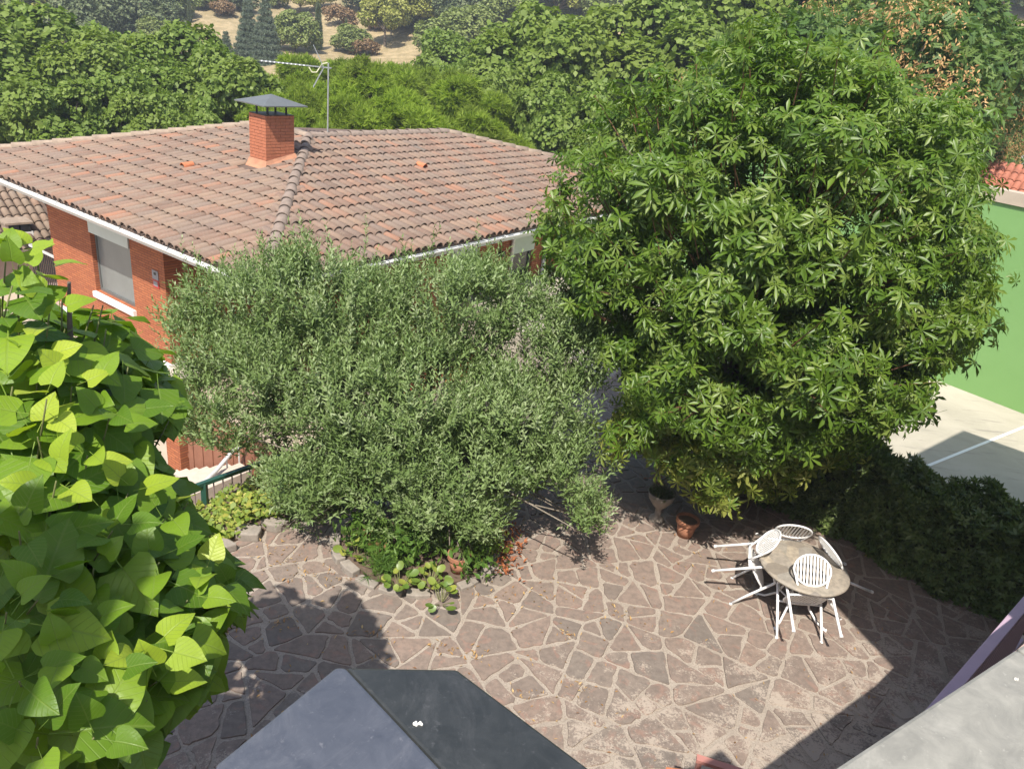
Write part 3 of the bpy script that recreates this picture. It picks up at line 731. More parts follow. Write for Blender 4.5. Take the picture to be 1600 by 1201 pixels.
roof = obj('roof', b, MAT['tile_deck'], house)
def tile_mesh(name, r0=.108, r1=.092, L=.53, h=.82, n=6, thick=.016, lift=.027):
    V = []; F_ = []
    for (r, y, zz) in ((r0, 0, lift), (r1, L, 0.0), (r0-thick, 0.002, lift)):
        for k in range(n+1):
            a = math.pi*(1-k/n); V.append((r*math.cos(a), y, zz+r*h*math.sin(a)))
    m = n+1
    for k in range(n):
        F_.append((k, k+1, m+k+1, m+k)); F_.append((2*m+k, 2*m+k+1, k+1, k))
    me = bpy.data.meshes.new(name); me.from_pydata(V, [], F_); me.update()
    me.polygons.foreach_set('use_smooth', [i % 2 == 0 for i in range(len(F_))])
    return me
def facet_tiles(org, X3, Y3, N3, cols, rows, pitch, expo, ok):
    r = []
    for c in range(*cols):
        for q in range(*rows):
            x, y = c*pitch, q*expo
            if not ok(x, y): continue
            jx, jr, jy, jz = rng.normal(0, .006), rng.normal(0, .012), rng.normal(0, .012), abs(rng.normal(0, .004))
            P_ = org + X3*(x+jx) + Y3*(y+jy) + N3*jz
            Mx = Matrix(((*[float(v) for v in (X3[0], Y3[0], N3[0])], float(P_[0])), (float(X3[1]), float(Y3[1]), float(N3[1]), float(P_[1])), (float(X3[2]), float(Y3[2]), float(N3[2]), float(P_[2])), (0, 0, 0, 1)))
            r.append(Mx @ Matrix.Rotation(jr, 4, 'Z'))
    return r
def place_tiles(mats, me, parent, mat, limit, name='roof_tile'):
    me.materials.clear(); me.materials.append(mat)
    def depth(m): v = np.array(m.translation)-np.array([0, 0, CAM_H]); q = CR @ v; p = proj(np.array(m.translation))[0]; return q[2] + (0 if (-20 < p[0] < 870 and 150 < p[1] < 460) else 100)
    mats = sorted(mats, key=depth)
    for m in mats[:limit]: link(name, me, None, parent, mw=m)
    rest_ = mats[limit:]
    if not rest_: return
    n = len(me.vertices); TV = np.zeros(n*3); me.vertices.foreach_get('co', TV); TV = TV.reshape(-1, 3)
    TF = np.array([list(p.vertices) for p in me.polygons])
    V = np.concatenate([TV @ np.array(m.to_3x3()).T + np.array(m.translation) for m in rest_])
    Fx = np.concatenate([TF + i*n for i in range(len(rest_))])
    o = link(name, mesh_np(name, V, [Fx], np.repeat(rng.random(len(rest_)), n)), mat, parent)
    sm = np.tile([i % 2 == 0 for i in range(len(TF))], len(rest_)); o.data.polygons.foreach_set('use_smooth', sm)
    stuff(o)
A3 = np.array([*A, 0]); B3 = np.array([*B, 0]); cs = 1/math.hypot(1, TS)
YL = (B3+np.array([0, 0, TS]))*cs; NL = np.cross(A3, YL); NL *= np.sign(NL[2])
YR = (A3+np.array([0, 0, TS]))*cs; NR = np.cross(YR, B3); NR *= np.sign(NR[2])
tile = tile_mesh('roof_tile')
XL = np.cross(YL, NL); XR = np.cross(YR, NR)
org = np.array(H(0, 0, ZE)) + NL*.0
sgn = 1 if XL@A3 > 0 else -1
def okL(x, y):
    a, b_ = sgn*x, y*cs+.18
    if not (a > b_-.12 and b_ < HW-.05 and a < 12.25-(12.25-HW-LR)*b_/HW): return False
    return not (5.02 < a < 5.78 and 3.95-.25 < b_ < 4.88)
tl = facet_tiles(org-YL*.06, XL, YL, NL, (-2, 56) if sgn > 0 else (-56, 2), (-0, 15), .235, .455, okL)
sgr = 1 if XR@B3 > 0 else -1
def okR(x, y):
    b_, a = sgr*x, y*cs+.18
    return a-.12 < b_ < bB-a and a < HW-.05
tr = facet_tiles(org-YR*.06, XR, YR, NR, (-2, 80) if sgr > 0 else (-80, 2), (0, 15), .235, .455, okR)
place_tiles(tl+tr, tile, roof, MAT['tile'], 300)
rt = tile_mesh('ridge_tile', .128, .112, .52, .85, 8, .018, .024)
def ridge_run(p, q, mat, raise_=.05):
    p, q = np.array(p), np.array(q); L = np.linalg.norm(q-p); d = (q-p)/L; n = int(L/.45)
    up = np.array([0, 0, 1.0]); x = np.cross(d, up); x /= np.linalg.norm(x); z = np.cross(x, d)
    me = rt.copy(); me.materials.clear(); me.materials.append(mat)
    for i in range(n):
        P_ = p + d*(i*L/n) + z*(raise_) + x*rng.normal(0, .008)
        Mx = Matrix(((float(x[0]), float(d[0]), float(z[0]), float(P_[0])), (float(x[1]), float(d[1]), float(z[1]), float(P_[1])), (float(x[2]), float(d[2]), float(z[2]), float(P_[2])), (0, 0, 0, 1)))
        link('ridge_tile', me, None, roof, mw=Mx @ Matrix.Rotation(rng.normal(0, .02), 4, 'Z'))
ridge_run(H(.05, .05, ZE), H(HW, HW, zr), MAT['ridge'], .06)
ridge_run(H(HW, HW, zr), H(HW, HW+LQ, zr), MAT['ridge'], .05)
ridge_run(H(HW+LR, HW, zr), H(HW, HW, zr), MAT['ridge_pale'], .05)
ridge_run(H(12.25, 0, ZE), H(HW+LR, HW, zr), MAT['ridge_pale'], .04)
ridge_run(H(0, bB, ZE), H(HW, HW+LQ, zr), MAT['ridge_pale'], .04)
for (a, b_, yv, nv, xv) in ((6.5, 2.85, YL, NL, XL), (3.85, 8.1, YR, NR, XR)):           # little vent tiles
    P_ = np.array(H(a, b_, ZE+min(a, b_)*TS)) + nv*.09
    b = MB()
    for k in range(8):
        t0, t1 = math.pi*k/8, math.pi*(k+1)/8
        pts = []
        for (tt, yy, rr_) in ((t0, -.12, .10), (t1, -.12, .10), (t1, .16, .07), (t0, .16, .07), (t0, -.12, .085), (t1, -.12, .085)):
            pts.append(P_ + xv*math.cos(tt)*rr_ + nv*math.sin(tt)*rr_*1.1 + yv*yy)
        b.add(pts, [(0, 1, 2, 3), (4, 5, 1, 0)])
    b.add([P_+xv*.10-yv*.02-nv*.04, P_-xv*.10-yv*.02-nv*.04, P_-xv*.12-yv*.22-nv*.02, P_+xv*.12-yv*.22-nv*.02], [(0, 1, 2, 3)])
    obj('vent_tile', b, MAT['tile_new'], roof)
# gutters
def gutter(p0, p1, outw):
    b = MB(); o = np.array([*outw, 0]); p0, p1 = np.array(p0), np.array(p1)
    for k in range(8):
        t0, t1 = math.pi*k/8, math.pi*(k+1)/8
        def pt(t, r): return o*(.075-math.cos(t)*r) + np.array([0, 0, -math.sin(t)*r])
        for r in (.07, .062):
            b.add([p0+pt(t0, r), p1+pt(t0, r), p1+pt(t1, r), p0+pt(t1, r)], [(0, 1, 2, 3)])
    q = o*.147; b.bar(p0+q+[0, 0, .0], p1+q+[0, 0, .0], .016, .016)
    b.bar(p0+[0, 0, -.085]+o*.012, p1+[0, 0, -.085]+o*.012, .02, .11)
    g = obj('gutter', b, MAT['gutter'], house)
    L = np.linalg.norm(p1-p0); n = int(L/.78)
    for i in range(n):
        c = p0+(p1-p0)*((i+.5)/n); b = MB(); b.bar(c+o*.0+[0, 0, .012], c+o*.15+[0, 0, .012], .035, .006); obj('bracket', b, MAT['white'], g)
gutter(H(-.15, 0, ZE-.05), H(12.3, 0, ZE-.05), -B)
gutter(H(0, 0.05, ZE-.05), H(0, bB, ZE-.05), -A)
# chimney
ca0, ca1, cb0, cb1, cz = 5.10, 5.72, 4.02, 4.85, 3.745
b = MB(); hbox(b, ca0+.012, ca1, cb0+.012, cb1, 2.2, cz-.01); ch = obj('chimney', b, MAT['brick_joint'], house)
rowh = 0.0725; rows = 17
bl, bo = MB(), MB()
hbm = {}
def brick_box(a0, a1, b0, b1, z): 
    b = MB(); j = rng.uniform(-.003, .003); hbox(b, a0, a1, b0, b1, z, z+rowh-.011); o = obj('brick', b, MAT['brick'], ch); return o
for r_ in range(rows):
    z = cz-(r_+1)*rowh
    off = (r_ % 2)*.14
    e = cb0; w = [.14+off, .42+off, .70+off, .83]   # face towards the lower right (constant a)
    prev = 0
    for q in [x for x in w if x < .83]+[.83]:
        if q-prev > .03: brick_box(ca0+rng.uniform(-.003, .003), ca0+.1, cb0+.014+prev if prev == 0 else cb0+prev+.005, cb0+q-.005, z)
        prev = q
    prev = 0
    for q in [x for x in (.28-off, .56-off, .62) if .02 < x < .62]+[.62]:
        if q-prev > .03: brick_box(ca0+prev+(.0 if prev == 0 else .005), ca0+q-.005, cb0+rng.uniform(-.003, .003), cb0+.013, z)
        prev = q
b = MB(); zz = lambda bb: ZE+bb*TS
b.add([H(ca0-.05, cb0-.06, zz(cb0)+.05), H(ca1+.03, cb0-.06, zz(cb0)+.05), H(ca1+.03, cb0-.004, zz(cb0)+.17), H(ca0-.004, cb0-.004, zz(cb0)+.17)], [(0, 1, 2, 3)])
b.add([H(ca0-.05, cb0-.06, zz(cb0)+.05), H(ca0-.004, cb0-.004, zz(cb0)+.17), H(ca0-.004, cb1+.02, zz(cb1)+.17), H(ca0-.10, cb1+.02, zz(cb1)+.05)], [(0, 1, 2, 3)])
b.add([H(ca0-.1, cb0-.12, zz(cb0)-.02), H(ca1+.03, cb0-.12, zz(cb0)-.02), H(ca1+.03, cb0-.05, zz(cb0)+.06), H(ca0-.04, cb0-.05, zz(cb0)+.06)], [(0, 1, 2, 3)])
obj('flashing', b, MAT['terracotta_render'], ch)
b = MB(); hbox(b, ca0+.004, ca1+.002, cb0+.004, cb1+.002, cz-.009, cz+.004); obj('flue_top', b, MAT['black'], ch)
am, bm = (ca0+ca1)/2, (cb0+cb1)/2
b = MB(); e1, e2, z1, z2 = .55, .63, 3.985, 4.185
b.add([H(am-e1, bm-e2, z1), H(am+e1, bm-e2, z1), H(am+e1, bm+e2, z1), H(am-e1, bm+e2, z1), H(am, bm, z2)], [(0, 1, 4), (1, 2, 4), (2, 3, 4), (3, 0, 4)])
b.add([H(am-e1, bm-e2, z1), H(am+e1, bm-e2, z1), H(am+e1, bm+e2, z1), H(am-e1, bm+e2, z1), H(am-e1, bm-e2, z1-.025), H(am+e1, bm-e2, z1-.025), H(am+e1, bm+e2, z1-.025), H(am-e1, bm+e2, z1-.025)], [(0, 4, 5, 1), (1, 5, 6, 2), (2, 6, 7, 3), (3, 7, 4, 0), (4, 7, 6, 5)])
cp = obj('chimney_cap', b, MAT['cap_metal'], ch)
for da, db in ((-.2, -.27), (.2, -.27), (.2, .27), (-.2, .27)):
    b = MB(); b.bar(H(am+da, bm+db, cz+.004), H(am+da, bm+db, z1-.026), .04, .04, (1, 0, 0)); obj('cap_leg', b, MAT['black'], cp)
# antenna on the roof ridge
AB = np.array(H(6.30, 6.96, 2.96))
ant = thing('tv_antenna', 'thin rooftop television antenna with a long boom beside the chimney', 'antenna', AB)
b = MB(); b.tube([AB, AB+[0, 0, 1.92]], .022, 8); obj('mast', b, MAT['galv'], ant)
b = MB(); b.lathe([(.1, 0), (.09, .06), (.05, .08), (.04, .2), (.0, .2)], AB+[0, 0, -.03], 12); obj('mast_foot', b, MAT['ridge_pale'], ant)
bd = np.array([-0.96, -0.28, 0.0]); bs = np.cross(bd, [0, 0, 1]); top = AB+np.array([0, 0, 1.80])
b = MB(); b.bar(top-bd*.08, top+bd*1.72, .02, .03); boom = obj('boom', b, MAT['galv'], ant)
for k in range(11):
    c = top+bd*(.62+k*.105); b = MB(); b.bar(c-bs*.16, c+bs*.16, .035, .014); obj('director', b, MAT['white_metal'], boom)
for sg in (1, -1):
    b = MB()
    for k in range(-3, 4): b.bar(top+bd*.12+bs*(k*.09), top+bd*.38+bs*(k*.09)+np.array([0, 0, sg*.5]), .012, .012)
    b.bar(top+bd*.38-bs*.3+np.array([0, 0, sg*.5]), top+bd*.38+bs*.3+np.array([0, 0, sg*.5]), .014, .014)
    obj('reflector', b, MAT['galv'], ant)
b = MB(); pts = [top+bd*.02+[0, 0, .12], top+bd*.16+[0, 0, .08], top+bd*.3+[0, 0, -.14], top+bd*.42+[0, 0, -.15], top+bd*.5+[0, 0, -.03]]
b.tube(pts, .014, 6); obj('cable', b, MAT['cable'], ant)

# ------------------------------------------------------------------ small house at the left edge
e0, e1_ = at(-90, 404, -1.0), at(110, 384, -1.0)
perp = np.array([-(e1_-e0)[1], (e1_-e0)[0], 0]); perp /= np.linalg.norm(perp)
r0, r1 = e0+perp*2.5+[0, 0, 1.25], e1_+perp*2.5+[0, 0, 1.25]
sh = thing('small_house', 'low pale house with a tiled roof behind the brick house at left', 'house', (e0[0]-1, e0[1]+1, -2.4))
Xs = (e1_-e0); Ls = np.linalg.norm(Xs[:2]); Xs = Xs/np.linalg.norm(Xs)
b = MB(); b.add([e0, e1_, r1, r0], [(0, 1, 2, 3)]); back = (r0+r1)/2-(e0+e1_)/2; back[2] = 0
b.add([r0, r1, r1+back-[0, 0, 1], r0+back-[0, 0, 1]], [(0, 1, 2, 3)])
sr = obj('roof', b, MAT['tile_deck'], sh)
Ys = ((r0+r1)/2-(e0+e1_)/2); Ys -= Xs*(Ys@Xs); Lr = np.linalg.norm(Ys); Ys /= Lr; Ns = np.cross(Xs, Ys)
tm = facet_tiles(np.array(e0), Xs, Ys, Ns, (0, int(Ls/.225)), (0, int(Lr/.36)+1), .225, .36, lambda x, y: True)
ts = tile_mesh('roof_tile', .105, .09, .44, .8, 5, .016, .03)
place_tiles(tm, ts, sr, MAT['tile_pale'], 130)
b = MB()
for k in range(int(Ls/.4)): b.tube([r0+Xs*(k*.4), r0+Xs*(k*.4+.41)], [.13, .115], 8)
obj('ridge_cap', b, MAT['ridge_pale'], sr, True)
inn = back/np.linalg.norm(back)*.35
b = MB(); b.add([e0+inn-[0, 0, 2.6], e1_+inn-[0, 0, 2.6], e1_+inn, e0+inn], [(0, 1, 2, 3)]); b.add([e1_+inn-[0, 0, 2.6], e1_+back*1.6-[0, 0, 2.6], e1_+back*1.6, e1_+inn], [(0, 1, 2, 3)]); obj('wall', b, MAT['plaster_pink'], sh)
b = MB(); b.bar(e0-[0, 0, .02], e1_-[0, 0, .02], .09, .09); obj('gutter', b, MAT['ridge'], sh)
cb = atd(30, 372, np.linalg.norm(e1_-[0, 0, 6])+.3); Ux = Xs; Uy = np.array([-Xs[1], Xs[0], 0])
def cbx(mb, x0, x1, y0, y1, z0, z1): return mb.box((x0, y0, z0), (x1, y1, z1), lambda p: cb+Ux*p[0]+Uy*p[1]+np.array([0, 0, p[2]]))
b = MB(); cbx(b, -.33, .33, -.2, .45, -.25, .22); dv = obj('roof_vent', b, MAT['white'], sh)
b = MB(); cbx(b, -.26, -.02, -.203, .4, .222, .44); cbx(b, .03, .27, -.203, .4, .222, .44); obj('opening', b, MAT['black'], dv)
b = MB(); cbx(b, -.36, .36, -.22, .48, .442, .50); cbx(b, -.33, -.28, -.21, .45, .222, .44); obj('lid', b, MAT['ridge_pale'], dv)

# ------------------------------------------------------------------ yard: gate pillar, board fence, stairs, railings
gp = at(284, 742, -2.3); 
def yb(c, a0, a1, b0, b1, z0, z1, mb):
    vs_ = []
    for z in (z0, z1):
        for a, b_ in ((a0, b0), (a1, b0), (a1, b1), (a0, b1)): q = c[:2]+A*a+B*b_; vs_.append((q[0], q[1], z))
    return mb.add(vs_, [(0, 1, 2, 3), (7, 6, 5, 4), (4, 5, 1, 0), (5, 6, 2, 1), (6, 7, 3, 2), (7, 4, 0, 3)])
pil = thing('gate_pillar', 'orange brick gate pillar beside the brown board fence', 'pillar', gp)
b = MB(); yb(gp, 0, .45, 0, .45, -2.3, -.35, b); obj('shaft', b, MAT['brickA'], pil)
b = MB(); yb(gp, -.04, .49, -.04, .49, -.347, -.27, b); obj('capstone', b, MAT['step'], pil)
fen = thing('board_fence', 'brown vertical board fence by the steps below the olive tree', 'fence', gp)
for k in range(22):
    b = MB(); a0 = -.16-k*.155; yb(gp, a0-.148, a0, .08+.012*(k % 2), .115+.012*(k % 2), -2.25, -.62, b); obj('board', b, MAT['wood'], fen)
b = MB(); yb(gp, -3.6, -.02, .14, .19, -.95, -.87, b); yb(gp, -3.6, -.02, .14, .19, -1.95, -1.87, b); obj('rail', b, MAT['wood'], fen)
steps = thing('garden_steps', 'pale stone steps going down behind the green railing', 'steps', (gp[0]+1, gp[1]-1, -2.3))
for k in range(7):
    b = MB(); yb(gp, -.35-k*.33, -.02-k*.33, -1.25, -.1, -2.3, -2.12+k*.17, b); obj('step', b, MAT['step'], steps)
wr = thing('stair_handrail', 'pale curved handrail along the garden steps under the olive', 'railing', (gp[0]+.3, gp[1]-.9, -2.2))
hp = [at(296, 763, -1.05), at(320, 752, -1.05), at(338, 735, -1.0), at(362, 706, -.9), at(395, 688, -.75)]
b = MB(); b.tube(hp, .035, 8); obj('handrail', b, MAT['greyrail'], wr, True)
for q in np.linspace(0, 1, 7):
    i = min(int(q*4), 3); t = q*4-i; p = np.array(hp[i])*(1-t)+np.array(hp[i+1])*t
    b = MB(); b.tube([p, p-[0, 0, .95]], .014, 6); obj('baluster', b, MAT['greyrail'], wr)
gr = thing('green_railing', 'dark green metal railing behind the yellow ivy bed', 'railing', (*(PE), 0))
g0, g1 = at(240, 783, .34), at(640, 640, .34)
b = MB(); b.bar(g0, g1, .06, .05); obj('top_rail', b, MAT['greenrail'], gr)
b = MB(); b.bar(g0-[0, 0, .55], g1-[0, 0, .55], .05, .04); obj('bottom_rail', b, MAT['greenrail'], gr)
Lg = np.linalg.norm(g1-g0); ns = int(Lg/.13)
for k in range(ns+1):
    p = g0+(g1-g0)*k/ns; b = MB()
    if k % 11 == 5: b.bar(p+[0, 0, .0], p-[0, 0, .8], .07, .07, (1, 0, 0)); obj('post', b, MAT['greenrail'], gr)
    else: b.bar(p-[0, 0, .02], p-[0, 0, .55], .014, .014, (1, 0, 0)); obj('baluster', b, MAT['purple_dark'], gr)

# ================================================================== GARDEN TABLE AND CHAIRS
TC = np.array([3.73, 7.53])
tab = thing('garden_table', 'round stone-topped garden table with four white chairs tipped against it', 'table', (TC[0], TC[1], 0))
LOCAL[0] = True
b = MB(); b.lathe([(0, .705), (.48, .705), (.515, .698), (.525, .682), (.515, .666), (.43, .66), (0, .66)], n=48); obj('table_top', b, MAT['table'], tab, True)
b = MB(); b.tube([(.42*math.cos(t), .42*math.sin(t), .65) for t in np.linspace(0, 2*math.pi, 33)[:-1]], .012, 6, closed=True)
b.tube([(.2*math.cos(t), .2*math.sin(t), .33) for t in np.linspace(0, 2*math.pi, 25)[:-1]], .01, 6, closed=True); obj('iron_ring', b, MAT['white_metal'], tab, True)
for k in range(4):
    a = R_(45+90*k+8); c, s = math.cos(a), math.sin(a)
    prof = [(.42, .65), (.34, .62), (.2, .48), (.15, .33), (.2, .18), (.33, .05), (.44, .012)]
    b = MB(); b.tube([(r*c, r*s, z) for r, z in prof], .014, 8); obj('leg', b, MAT['white_metal'], tab, True)
    b = MB(); b.tube([(c*(.3+.09*math.cos(t)*(1-t/9)), s*(.3+.09*math.cos(t)*(1-t/9)), .42+.09*math.sin(t)*(1-t/9)) for t in np.linspace(0, 7, 16)], .008, 6); obj('scroll', b, MAT['white_metal'], tab, True)
    b = MB(); b.lathe([(0, 0), (.03, 0), (.026, .02), (.01, .03)], (.44*c, .44*s, 0), 10); obj('foot', b, MAT['white_metal'], tab)
def make_chair(label):
    t = thing('garden_chair', label, 'chair', group='white slatted chairs tipped against the garden table')
    for s in (-1, 1):
        fr = [(s*.265, .25, .01), (s*.262, .20, .25), (s*.26, .155, .52)]; arc = [(s*.26, .14+.02*math.cos(q)-.02, .60+.03*math.sin(q)) for q in (0.2, 0.8, 1.4)]
        top = [(s*.262, .05, .645), (s*.262, -.02, .648), (s*.262, -.07, .64), (s*.262, -.10, .615)]
        re = [(s*.262, -.125, .55), (s*.263, -.18, .32), (s*.268, -.255, .01)]
        b = MB(); b.tube(fr+arc+top+re, .0155, 10); obj('side_frame', b, MAT['white_metal'], t, True)
        for y in (.25, -.255):
            b = MB(); b.tube([(s*(.265 if y > 0 else .268), y+.002, .03), (s*(.266 if y > 0 else .269), y*1.01, 0.0)], .019, 8); obj('foot_cap', b, MAT['white_metal'], t)
    # seat: rounded frame with slats
    ring = [(.215*np.sign(math.cos(q))*abs(math.cos(q))**.7, .02+.215*np.sign(math.sin(q))*abs(math.sin(q))**.7, .44-.012*math.sin(q)) for q in np.linspace(0, 2*math.pi, 33)[:-1]]
    b = MB(); b.tube(ring, .012, 8, closed=True)
    b.tube([(-.262, -.15, .435), (-.1, -.19, .442), (.1, -.19, .442), (.262, -.15, .435)], .014, 8); b.tube([(-.262, .17, .425), (-.1, .215, .43), (.1, .215, .43), (.262, .17, .425)], .012, 8)
    obj('seat_frame', b, MAT['white_metal'], t, True)
    for k in range(11):
        x = -.185+k*.037; h = .215*max(0.05, 1-(abs(x)/.215)**2.6)**(1/2.6)
        b = MB(); b.bar((x, .02-h, .447), (x, .02+h, .437), .024, .006); obj('seat_slat', b, MAT['white_metal'], t)
    # oval back on two struts
    tilt = .28; cz_, cy_ = .715, -.262
    def bp(u, v): return (u, cy_ - v*math.sin(tilt), cz_ + v*math.cos(tilt))
    b = MB(); b.tube([bp(.215*math.cos(q), .178*math.sin(q)) for q in np.linspace(0, 2*math.pi, 41)[:-1]], .0125, 8, closed=True)
    obj('back_frame', b, MAT['white_metal'], t, True)
    for k in range(10):
        u = -.175+k*.0389; h = .175*math.sqrt(max(0, 1-(u/.213)**2))
        b = MB(); b.bar(bp(u, -h), bp(u, h), .019, .006, (0, 1, 0)); obj('back_slat', b, MAT['white_metal'], t)
    for s in (-1, 1):
        b = MB(); b.tube([(s*.135, -.186, .44), (s*.165, -.21, .53), bp(s*.195, -.075)], .0125, 8); obj('strut', b, MAT['white_metal'], t, True)
    return t
chair0 = make_chair('white slatted chair seen from behind, tipped onto the near edge of the stone table')
def copy_tree(o, parent=None):
    c = o.copy(); COL.objects.link(c)
    if parent is not None: c.parent = parent
    for k in kids(o): copy_tree(k, c)
    return c
def pose_chair(t, c, az, tau):
    """front feet stand at c, chair faces compass az (radians), tipped forward by tau"""
    Rz = Matrix.Rotation(-az, 4, 'Z'); Rx = Matrix.Rotation(-tau, 4, 'X')
    m = Matrix.Translation((c[0], c[1], 0)) @ Rz @ Rx @ Matrix.Translation((0, -.25, 0))
    t.matrix_basis = m
chairs = [chair0]
for lab in ('white slatted chair at the left of the stone table, feet lifted towards the chestnut',
            'white slatted chair behind the stone table, its oval back facing us by the hedge',
            'white slatted chair on the right of the stone table, mostly in shade'):
    c = copy_tree(chair0); c['label'] = lab; chairs.append(c)
pose_chair(chairs[0], (3.705, 7.02), R_(-1), R_(51))
pose_chair(chairs[1], (3.06, 7.80), R_(104), R_(53))
pose_chair(chairs[2], (3.72, 8.21), R_(186), R_(49))
pose_chair(chairs[3], (4.29, 7.76), R_(254), R_(52))
LOCAL[0] = False

# ================================================================== OUR OWN BUILDING (foreground copings, railings)
# dark slate coping at the terrace corner: two gently sloping faces meeting in a ridge
zc = 5.0
cTL, cTR = at(525, 1040, zc), at(715, 1037, zc)
dl = at(330, 1195, zc)-cTL; dl /= np.linalg.norm(dl); dr = at(935, 1201, zc)-cTR; dr /= np.linalg.norm(dr)
k0 = at(540, 1041, zc); kd = at(690, 1201, zc)-k0; kd /= np.linalg.norm(kd)
pl, pr, pk = cTL+dl*.27, cTR+dr*.75, k0+kd*.75
pl2 = pl + dr*.62
slate = thing('slate_coping', 'dark slate coping with a cut-off corner on the terrace parapet', 'parapet', (0, .7, 4.3))
def bev(mb, poly, z0, inset):
    n = len(poly); c = sum(poly)/n
    up = [p for p in poly]; lo = [np.array([p[0], p[1], z0]) for p in poly]
    mb.add([tuple(p) for p in up]+[tuple(p) for p in lo], [tuple(range(n))]+[(i, n+i, n+(i+1) % n, (i+1) % n) for i in range(n)])
dn = np.array([0, 0, .012])
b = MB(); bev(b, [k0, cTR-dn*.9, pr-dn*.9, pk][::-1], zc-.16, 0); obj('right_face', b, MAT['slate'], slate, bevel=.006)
b = MB(); bev(b, [k0, pk, pl2-dn*.4, pl-dn*.4+dr*.03, pl-dn*.4-dl*.03, cTL-dn*.05][::-1], zc-.16, 0); obj('left_face', b, MAT['slate_sky_sheen'], slate, bevel=.006)
b = MB(); cc = (cTL+cTR+pl2+pr)/4
core = [cTL*.9+cc*.1, cTR*.9+cc*.1, pr*.9+cc*.1, pl2*.9+cc*.1, pl*.9+cc*.1]
b.prism([(p[0], p[1]) for p in core][::-1], 3.2, zc-.161); obj('parapet_body', b, MAT['plaster_pink'], slate)
def scrap(x, y, z, label, size):
    c = at(x, y, z); b = MB()
    for k in range(9):
        q = c+np.array([rng.normal(0, size*.55), rng.normal(0, size*.28), .0]); r_ = size*rng.uniform(.25, .5)
        b.lathe([(r_, 0), (r_*.8, .0025), (0, .0045)], q, 7)
    tag(obj('white_scrap', b, MAT['dropping']), label, 'bird dropping')
scrap(652, 1131, 4.9985, 'small white bird dropping on the dark slate coping', .0055)
# pale coping in the lower right corner
s0, s1 = at(1300, 1201, 5.0), at(1600, 1004, 5.0); sdv = (s1-s0)/np.linalg.norm(s1-s0); snv = np.array([sdv[1], -sdv[0], 0])
pale = thing('pale_coping', 'wide pale stone coping of the terrace wall at lower right', 'parapet', (*(s0+snv*.3)[:2], 4.3))
a0, a1 = s0-sdv*.55, s0+sdv*.605; a2 = s0+sdv*1.5
b = MB(); b.prism([(p[0], p[1]) for p in (a0, a1-sdv*.0015, a1-sdv*.0015+snv*.5, a0+snv*.5)][::-1], 4.93, 5.0); obj('slab', b, MAT['pale_slab'], pale, bevel=.008)
b = MB(); b.prism([(p[0], p[1]) for p in (a1+sdv*.0015, a2, a2+snv*.5, a1+sdv*.0015+snv*.5)][::-1], 4.93, 4.9985); obj('slab', b, MAT['pale_slab'], pale, bevel=.008)
b = MB(); b.prism([(p[0], p[1]) for p in (a0+snv*.05, a2+snv*.05, a2+snv*.45, a0+snv*.45)][::-1], 3.0, 4.929); obj('parapet_body', b, MAT['plaster_pink'], pale)
scrap(1588, 1061, 5.0, 'small white speck on the pale stone coping', .003)
# unseen terrace slab, wing and rear block, shaped to shade patio, court and catalpa
own = thing('own_building', 'rose plastered house the view is taken from', 'building', (6.5, 1, 0))
b = MB(); b.prism([(-2.5, -3), (-1.6, -.2), (-.5, .35), (.2, .45), (2.42, 3.02), (4.4, 4.62), (6, 3.2), (6, -3)][::-1], 2.82, 3.0); obj('shade_terrace_slab', b, MAT['plaster_pink'], own)  # unseen; front edge set to cast the lower patio shadow edge
b = MB(); b.prism([(-2.3, -3), (-1.4, -.5), (.2, .1), (2.2, 2.2), (4.2, 3.6), (6, 2.9), (6, -3)][::-1], -.5, 2.819); obj('ground_floor', b, MAT['plaster_pink'], own)
b = MB(); b.prism([(4.02, 2.43), (3.5, 4.0), (4.62, 6.25), (8.2, 9.36), (12.0, 6.3), (12, -2), (4.02, -2)][::-1], 5.8, 6.05); obj('shade_roof_slab', b, MAT['render'], own)  # unseen; outline set to cast the shade on right patio and court
b = MB(); b.prism([(4.8, 2.4), (4.9, 3.2), (7.9, 7.2), (8.1, 8.6), (11.5, 6), (11.5, -1.8), (4.8, -1.8)][::-1], -.5, 5.799); obj('wing_wall', b, MAT['plaster_pink'], own)
b = MB(); b.prism([(-9, -7), (-1.75, -7), (-1.75, -.6), (-9, -.6)][::-1], -.5, 8.2); obj('rear_shade_block', b, MAT['plaster_pink'], own)  # unseen block added behind the view to shade the lower catalpa leaves
# mauve handrail
h0, h1 = at(1472, 1096, 2.0), at(1640, 898, 2.0); hd = (h1-h0)/np.linalg.norm(h1-h0)
mr = thing('mauve_railing', 'mauve painted metal handrail with bars behind the pale coping', 'railing', (h0[0], h0[1], 1.0))
b = MB(); b.bar(h0-hd*.3, h1+hd*.3, .085, .05); obj('handrail', b, MAT['purple'], mr, bevel=.006)
b = MB(); b.bar(h0-hd*.3-[0, 0, .95], h1+hd*.3-[0, 0, .95], .05, .03); obj('bottom_rail', b, MAT['purple'], mr)
for k in range(int((np.linalg.norm(h1-h0)+.5)/.115)):
    p = h0-hd*.25+hd*(k*.115); b = MB(); b.bar(p-[0, 0, .024], p-[0, 0, .935], .035, .02, hd); obj('bar', b, MAT['purple_dark'], mr)
# landing that carries that railing
b = MB(); nrm = np.array([hd[1], -hd[0], 0]); 
b.prism([(p[0], p[1]) for p in (h0-hd*.4-nrm*.08, h1+hd*.4-nrm*.08, h1+hd*.4+nrm*1.4, h0-hd*.4+nrm*1.4)][::-1], .9, 1.048); obj('landing', b, MAT['step'], own)
